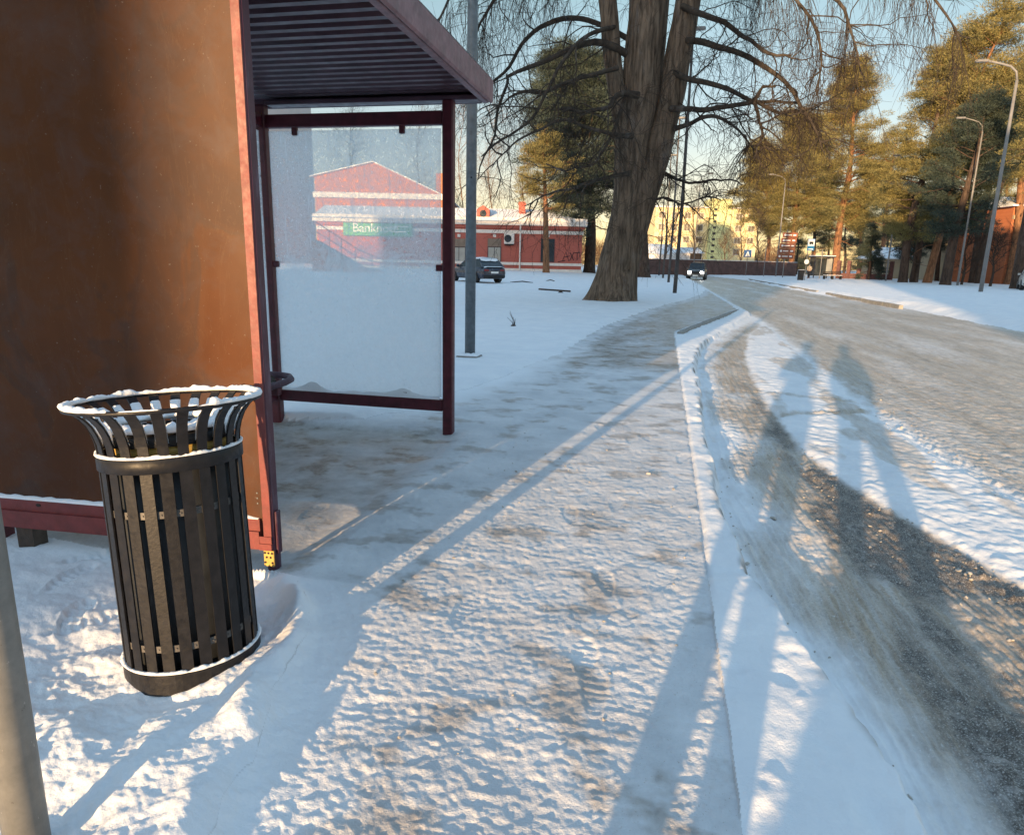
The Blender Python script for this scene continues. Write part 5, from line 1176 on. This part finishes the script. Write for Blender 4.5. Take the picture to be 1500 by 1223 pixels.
# ------------------------------------------------------------------ people
def person(name, label, loc, rz, coat, legs, skin, hair, H=1.7, arms='down', wide=1.0, stance=.1, group=None):
    s = thing(name, label, 'person', loc, rz, group); k = H/1.75
    J = {}; E = []
    def j(n, p, r): J[n] = (Vector(p)*k, r*k)
    j('pel', (0, 0, .95), .165*wide); j('wst', (0, 0, 1.12), .15*wide); j('che', (0, .01, 1.34), .17*wide); j('nk0', (0, 0, 1.47), .09); j('nk', (0, .01, 1.53), .058); j('hd', (0, .02, 1.62), .088); j('tp', (0, .02, 1.70), .07)
    ch = [('pel', 'wst'), ('wst', 'che'), ('che', 'nk0'), ('nk0', 'nk'), ('nk', 'hd'), ('hd', 'tp')]
    for sx, t in ((-1, 'l'), (1, 'r')):
        j('hp'+t, (sx*.10, 0, .86), .12*wide); j('kn'+t, (sx*(stance+.0), .02, .50), .078); j('an'+t, (sx*stance, 0, .10), .058); j('to'+t, (sx*(stance+.02), .15, .045), .045)
        j('sh'+t, (sx*.165*wide, 0, 1.40), .075)
        if arms == 'phone': j('el'+t, (sx*.21, .10, 1.13), .055); j('wr'+t, (sx*.08, .30, 1.32), .042); j('ha'+t, (sx*.06, .37, 1.36), .038)
        elif arms == 'pocket': j('el'+t, (sx*.235, -.03, 1.15), .058); j('wr'+t, (sx*.19, .09, .97), .05); j('ha'+t, (sx*.15, .13, .93), .042)
        else: j('el'+t, (sx*.27, -.02, 1.13), .06); j('wr'+t, (sx*.28, .04, .90), .042); j('ha'+t, (sx*.28, .06, .80), .038)
        ch += [('pel', 'hp'+t), ('hp'+t, 'kn'+t), ('kn'+t, 'an'+t), ('an'+t, 'to'+t), ('che', 'sh'+t), ('sh'+t, 'el'+t), ('el'+t, 'wr'+t), ('wr'+t, 'ha'+t)]
    def skinned(nm, names, mat, inflate=0., pre=None):
        ns = [n for n in J if n in names]; ix = {n: i for i, n in enumerate(ns)}
        me = bpy.data.meshes.new(nm); me.from_pydata([J[n][0] for n in ns], [(ix[a], ix[b]) for a, b in ch if a in ix and b in ix], [])
        o = bpy.data.objects.new(nm, me); C.objects.link(o); o.parent = s; md = o.modifiers.new('Skin', 'SKIN'); sub = o.modifiers.new('Sub', 'SUBSURF'); sub.levels = 2; sub.render_levels = 2
        for n in ns: v = me.skin_vertices[0].data[ix[n]]; r = J[n][1]+inflate; v.radius = (r, r*(.78 if n in ('pel', 'wst', 'che') else 1)); v.use_root = (n == ns[0])
        me.materials.append(mat); return o
    skinned('body', set(J), skin)
    skinned('coat', {'pel', 'wst', 'che', 'nk0', 'shl', 'ell', 'wrl', 'shr', 'elr', 'wrr', 'hpl', 'hpr'}, coat, .018)
    skinned('trousers', {'pel', 'hpl', 'knl', 'anl', 'hpr', 'knr', 'anr'}, legs, .012)
    m = MB(); c = J['hd'][0]; r = .112*k
    m.lathe([(r*.75, -.03), (r*1.02, .0), (r*1.05, .05), (r*.85, .10), (r*.4, .135), (.005, .14)], 16, (c.x, c.y-.01, c.z), True); m.build('hat', hair, s, True)
    for t in ('l', 'r'):
        m = MB(); a, b_ = J['an'+t][0], J['to'+t][0]; m.tube([(a.x, a.y-.07, .05), (a.x, a.y+.02, .06), (b_.x, b_.y, .05), (b_.x, b_.y+.08, .04)], [.05, .062, .058, .03], 10); m.build('boot', M['rubber'], s, True)
        h = J['ha'+t][0]; w = J['wr'+t][0]; d = (h-w).normalized(); sd = Vector((1, 0, 0)); m = MB()
        for q, (o_, ln) in enumerate(((-.028, .055), (-.01, .068), (.01, .064), (.028, .048))):
            p0 = h+sd*o_; m.tube([tuple(p0), tuple(p0+d*ln*.6), tuple(p0+d*ln*.95+Vector((0, 0, -.02)))], [.011, .010, .007], 6)
        p0 = h-d*.03+sd*(.035 if t == 'l' else -.035); m.tube([tuple(p0), tuple(p0+d*.03+sd*(.02 if t == 'l' else -.02)), tuple(p0+d*.06+sd*(.015 if t == 'l' else -.015))], [.013, .011, .008], 6); m.build('fingers', skin, s, True)
    m = MB(); c = J['hd'][0]; m.lathe([(.002, 0), (.012, .012), (.016, .03), (.003, .05)], 8, (0, c.y+.088*k, c.z-.04)); m.build('nose', skin, s, True)
    m = MB()
    for sx in (-1, 1): m.lathe([(.002, -.009), (.009, 0), (.002, .009)], 8, (sx*.033, c.y+.083*k, c.z+.005))
    m.build('eyes', M['dark'], s, True)
    return s
M['skin'] = simple('skin', (.50, .30, .22), .6, .08, 6)
M['beige_coat'] = simple('beige_coat', (.52, .42, .30), .85, .12, 8); M['dark_cloth'] = simple('dark_cloth', (.03, .03, .035), .9, .2, 10); M['knit'] = simple('knitted_hat', (.35, .28, .2), .9, .2, 20)
b = at(1184, 409.3); person('person', 'person in a beige winter coat and hat waiting by the bus stop', b, R(160), M['beige_coat'], M['dark_cloth'], M['skin'], M['knit'], 1.68, 'pocket', 1.15, .07)
z_ = gz(-.28, -.45)
person('person', 'photographer in a dark coat holding a phone up with both hands', (-.29, -.46, z_), 0, M['dark_cloth'], M['dark_cloth'], M['skin'], M['dark_cloth'], 1.74, 'phone', .95, .10)
person('person', 'companion in a dark coat standing close at the right of the photographer', (.40, -.36, gz(.40, -.36)), 0, M['dark_cloth'], M['dark_cloth'], M['skin'], M['dark_cloth'], 1.66, 'pocket', .98, .17)

# ------------------------------------------------------------------ unseen blocks and an added snow heap behind the photographer, shading parts of the view
SUN_AZ = R(12.0); SUN_EL = R(6.6)      # light travels 12 degrees right of the road
def behind(name, label, x0, x1, y0, y1, h, mat, floors, cols):
    s = thing(name, label, 'building', ((x0+x1)/2, (y0+y1)/2, 0)); cx, cy = (x0+x1)/2, (y0+y1)/2
    m = MB(); m.box(x0-cx, x1-cx, y0-cy, y1-cy, -.3, h); m.build('wall', mat, s)
    m = MB(); m.box(x0-cx-.2, x1-cx+.2, y0-cy-.2, y1-cy+.2, h+.001, h+.3); m.build('roof', M['snow_far'], s)
    fh = h/floors
    for f in range(floors):
        for c in range(cols): m = MB(); x = x0-cx+(x1-x0)*(c+.5)/cols; m.box(x-.8, x+.8, y1-cy, y1-cy+.03, f*fh+1, f*fh+1+fh*.5); m.build('window', M['window'], s)
behind('apartment_block', 'grey apartment block behind the photographer on the shelter side', -56, -14.95, -58, -44, 19.5, M['grey_wall'], 6, 8)
behind('apartment_block', 'grey apartment block behind the photographer on the far side of the road', -5.0, 44, -58, -44, 20.5, M['grey_wall'], 6, 10)

n = 34; V = []
for i in range(n):
    for j in range(n):
        a, b = -1+2*i/(n-1), -1+2*j/(n-1); h = max(0, 1-a*a-b*b)**.45; x, y = .58*a, .5*b
        V.append((x, y, -.06+.61*h*(1+.18*float(vnoise(np.array([a*2.3]), np.array([b*2.3]), 9)[0]))))
m = MB(); m.add(V, [(i*n+j, (i+1)*n+j, (i+1)*n+j+1, i*n+j+1) for i in range(n-1) for j in range(n-1)]); o = m.build('shade_heap', M['snow'], None, True); o.location = (-.04, -2.0, 0); tag(o, 'unseen snow heap added behind the photographer to shade the kerb', 'added shade heap')  # added only for the shade it throws on kerb snow and bay
# ------------------------------------------------------------------ light, sky, camera
sc = bpy.context.scene
w = bpy.data.worlds.new('World'); sc.world = w; w.use_nodes = True; nt = w.node_tree
sky = nt.nodes.new('ShaderNodeTexSky'); sky.sky_type = 'NISHITA'; sky.sun_disc = False; sky.sun_elevation = SUN_EL; sky.sun_rotation = math.pi+SUN_AZ
sky.air_density = 1.0; sky.dust_density = .5; sky.ozone_density = 1.0
bg = nt.nodes['Background']; bg.inputs['Strength'].default_value = .15; mul = nt.nodes.new('ShaderNodeMix'); mul.data_type = 'RGBA'; mul.blend_type = 'MULTIPLY'; mul.inputs[0].default_value = 1; mul.inputs[7].default_value = (.86, 1.0, 1.06, 1)
tcw = nt.nodes.new('ShaderNodeTexCoord'); sxz = nt.nodes.new('ShaderNodeSeparateXYZ'); rmp = nt.nodes.new('ShaderNodeValToRGB'); e = rmp.color_ramp.elements
for k, (p, c) in enumerate(((0., (.52, .48, .58)), (.10, (.49, .395, .405)), (.22, (.49, .455, .46)), (.32, (.52, .51, .47)), (.55, (1.1, 1.1, 1.05)), (1., (1.7, 1.65, 1.6)))):
    if k > 1: e.new(p)
    e[k].position = p; e[k].color = (*c, 1)
nt.links.new(tcw.outputs['Generated'], sxz.inputs[0]); nt.links.new(sxz.outputs[2], rmp.inputs[0]); nt.links.new(rmp.outputs[0], mul.inputs[7])
nt.links.new(sky.outputs[0], mul.inputs[6]); nt.links.new(mul.outputs[2], bg.inputs[0])
sl = bpy.data.lights.new('sun', 'SUN'); sl.energy = 3.1; sl.angle = R(.53); sl.color = (1, .66, .34)
so = bpy.data.objects.new('sun', sl); C.objects.link(so)
d = Vector((math.sin(SUN_AZ)*math.cos(SUN_EL), math.cos(SUN_AZ)*math.cos(SUN_EL), -math.sin(SUN_EL))); so.rotation_euler = d.to_track_quat('-Z', 'Y').to_euler()
cam = bpy.data.cameras.new('camera'); cam.sensor_width = 36; cam.lens = 36*FPX/1500; cam.clip_end = 2000; cam.clip_start = .05
co = bpy.data.objects.new('camera', cam); C.objects.link(co)
mx = Matrix(((RT[0], UP[0], -FW[0], 0), (RT[1], UP[1], -FW[1], 0), (RT[2], UP[2], -FW[2], HCAM), (0, 0, 0, 1))); co.matrix_world = mx
sc.camera = co
sc.view_settings.view_transform = 'Standard'; sc.view_settings.look = 'None'; sc.view_settings.exposure = 1.65; sc.view_settings.gamma = 1.0
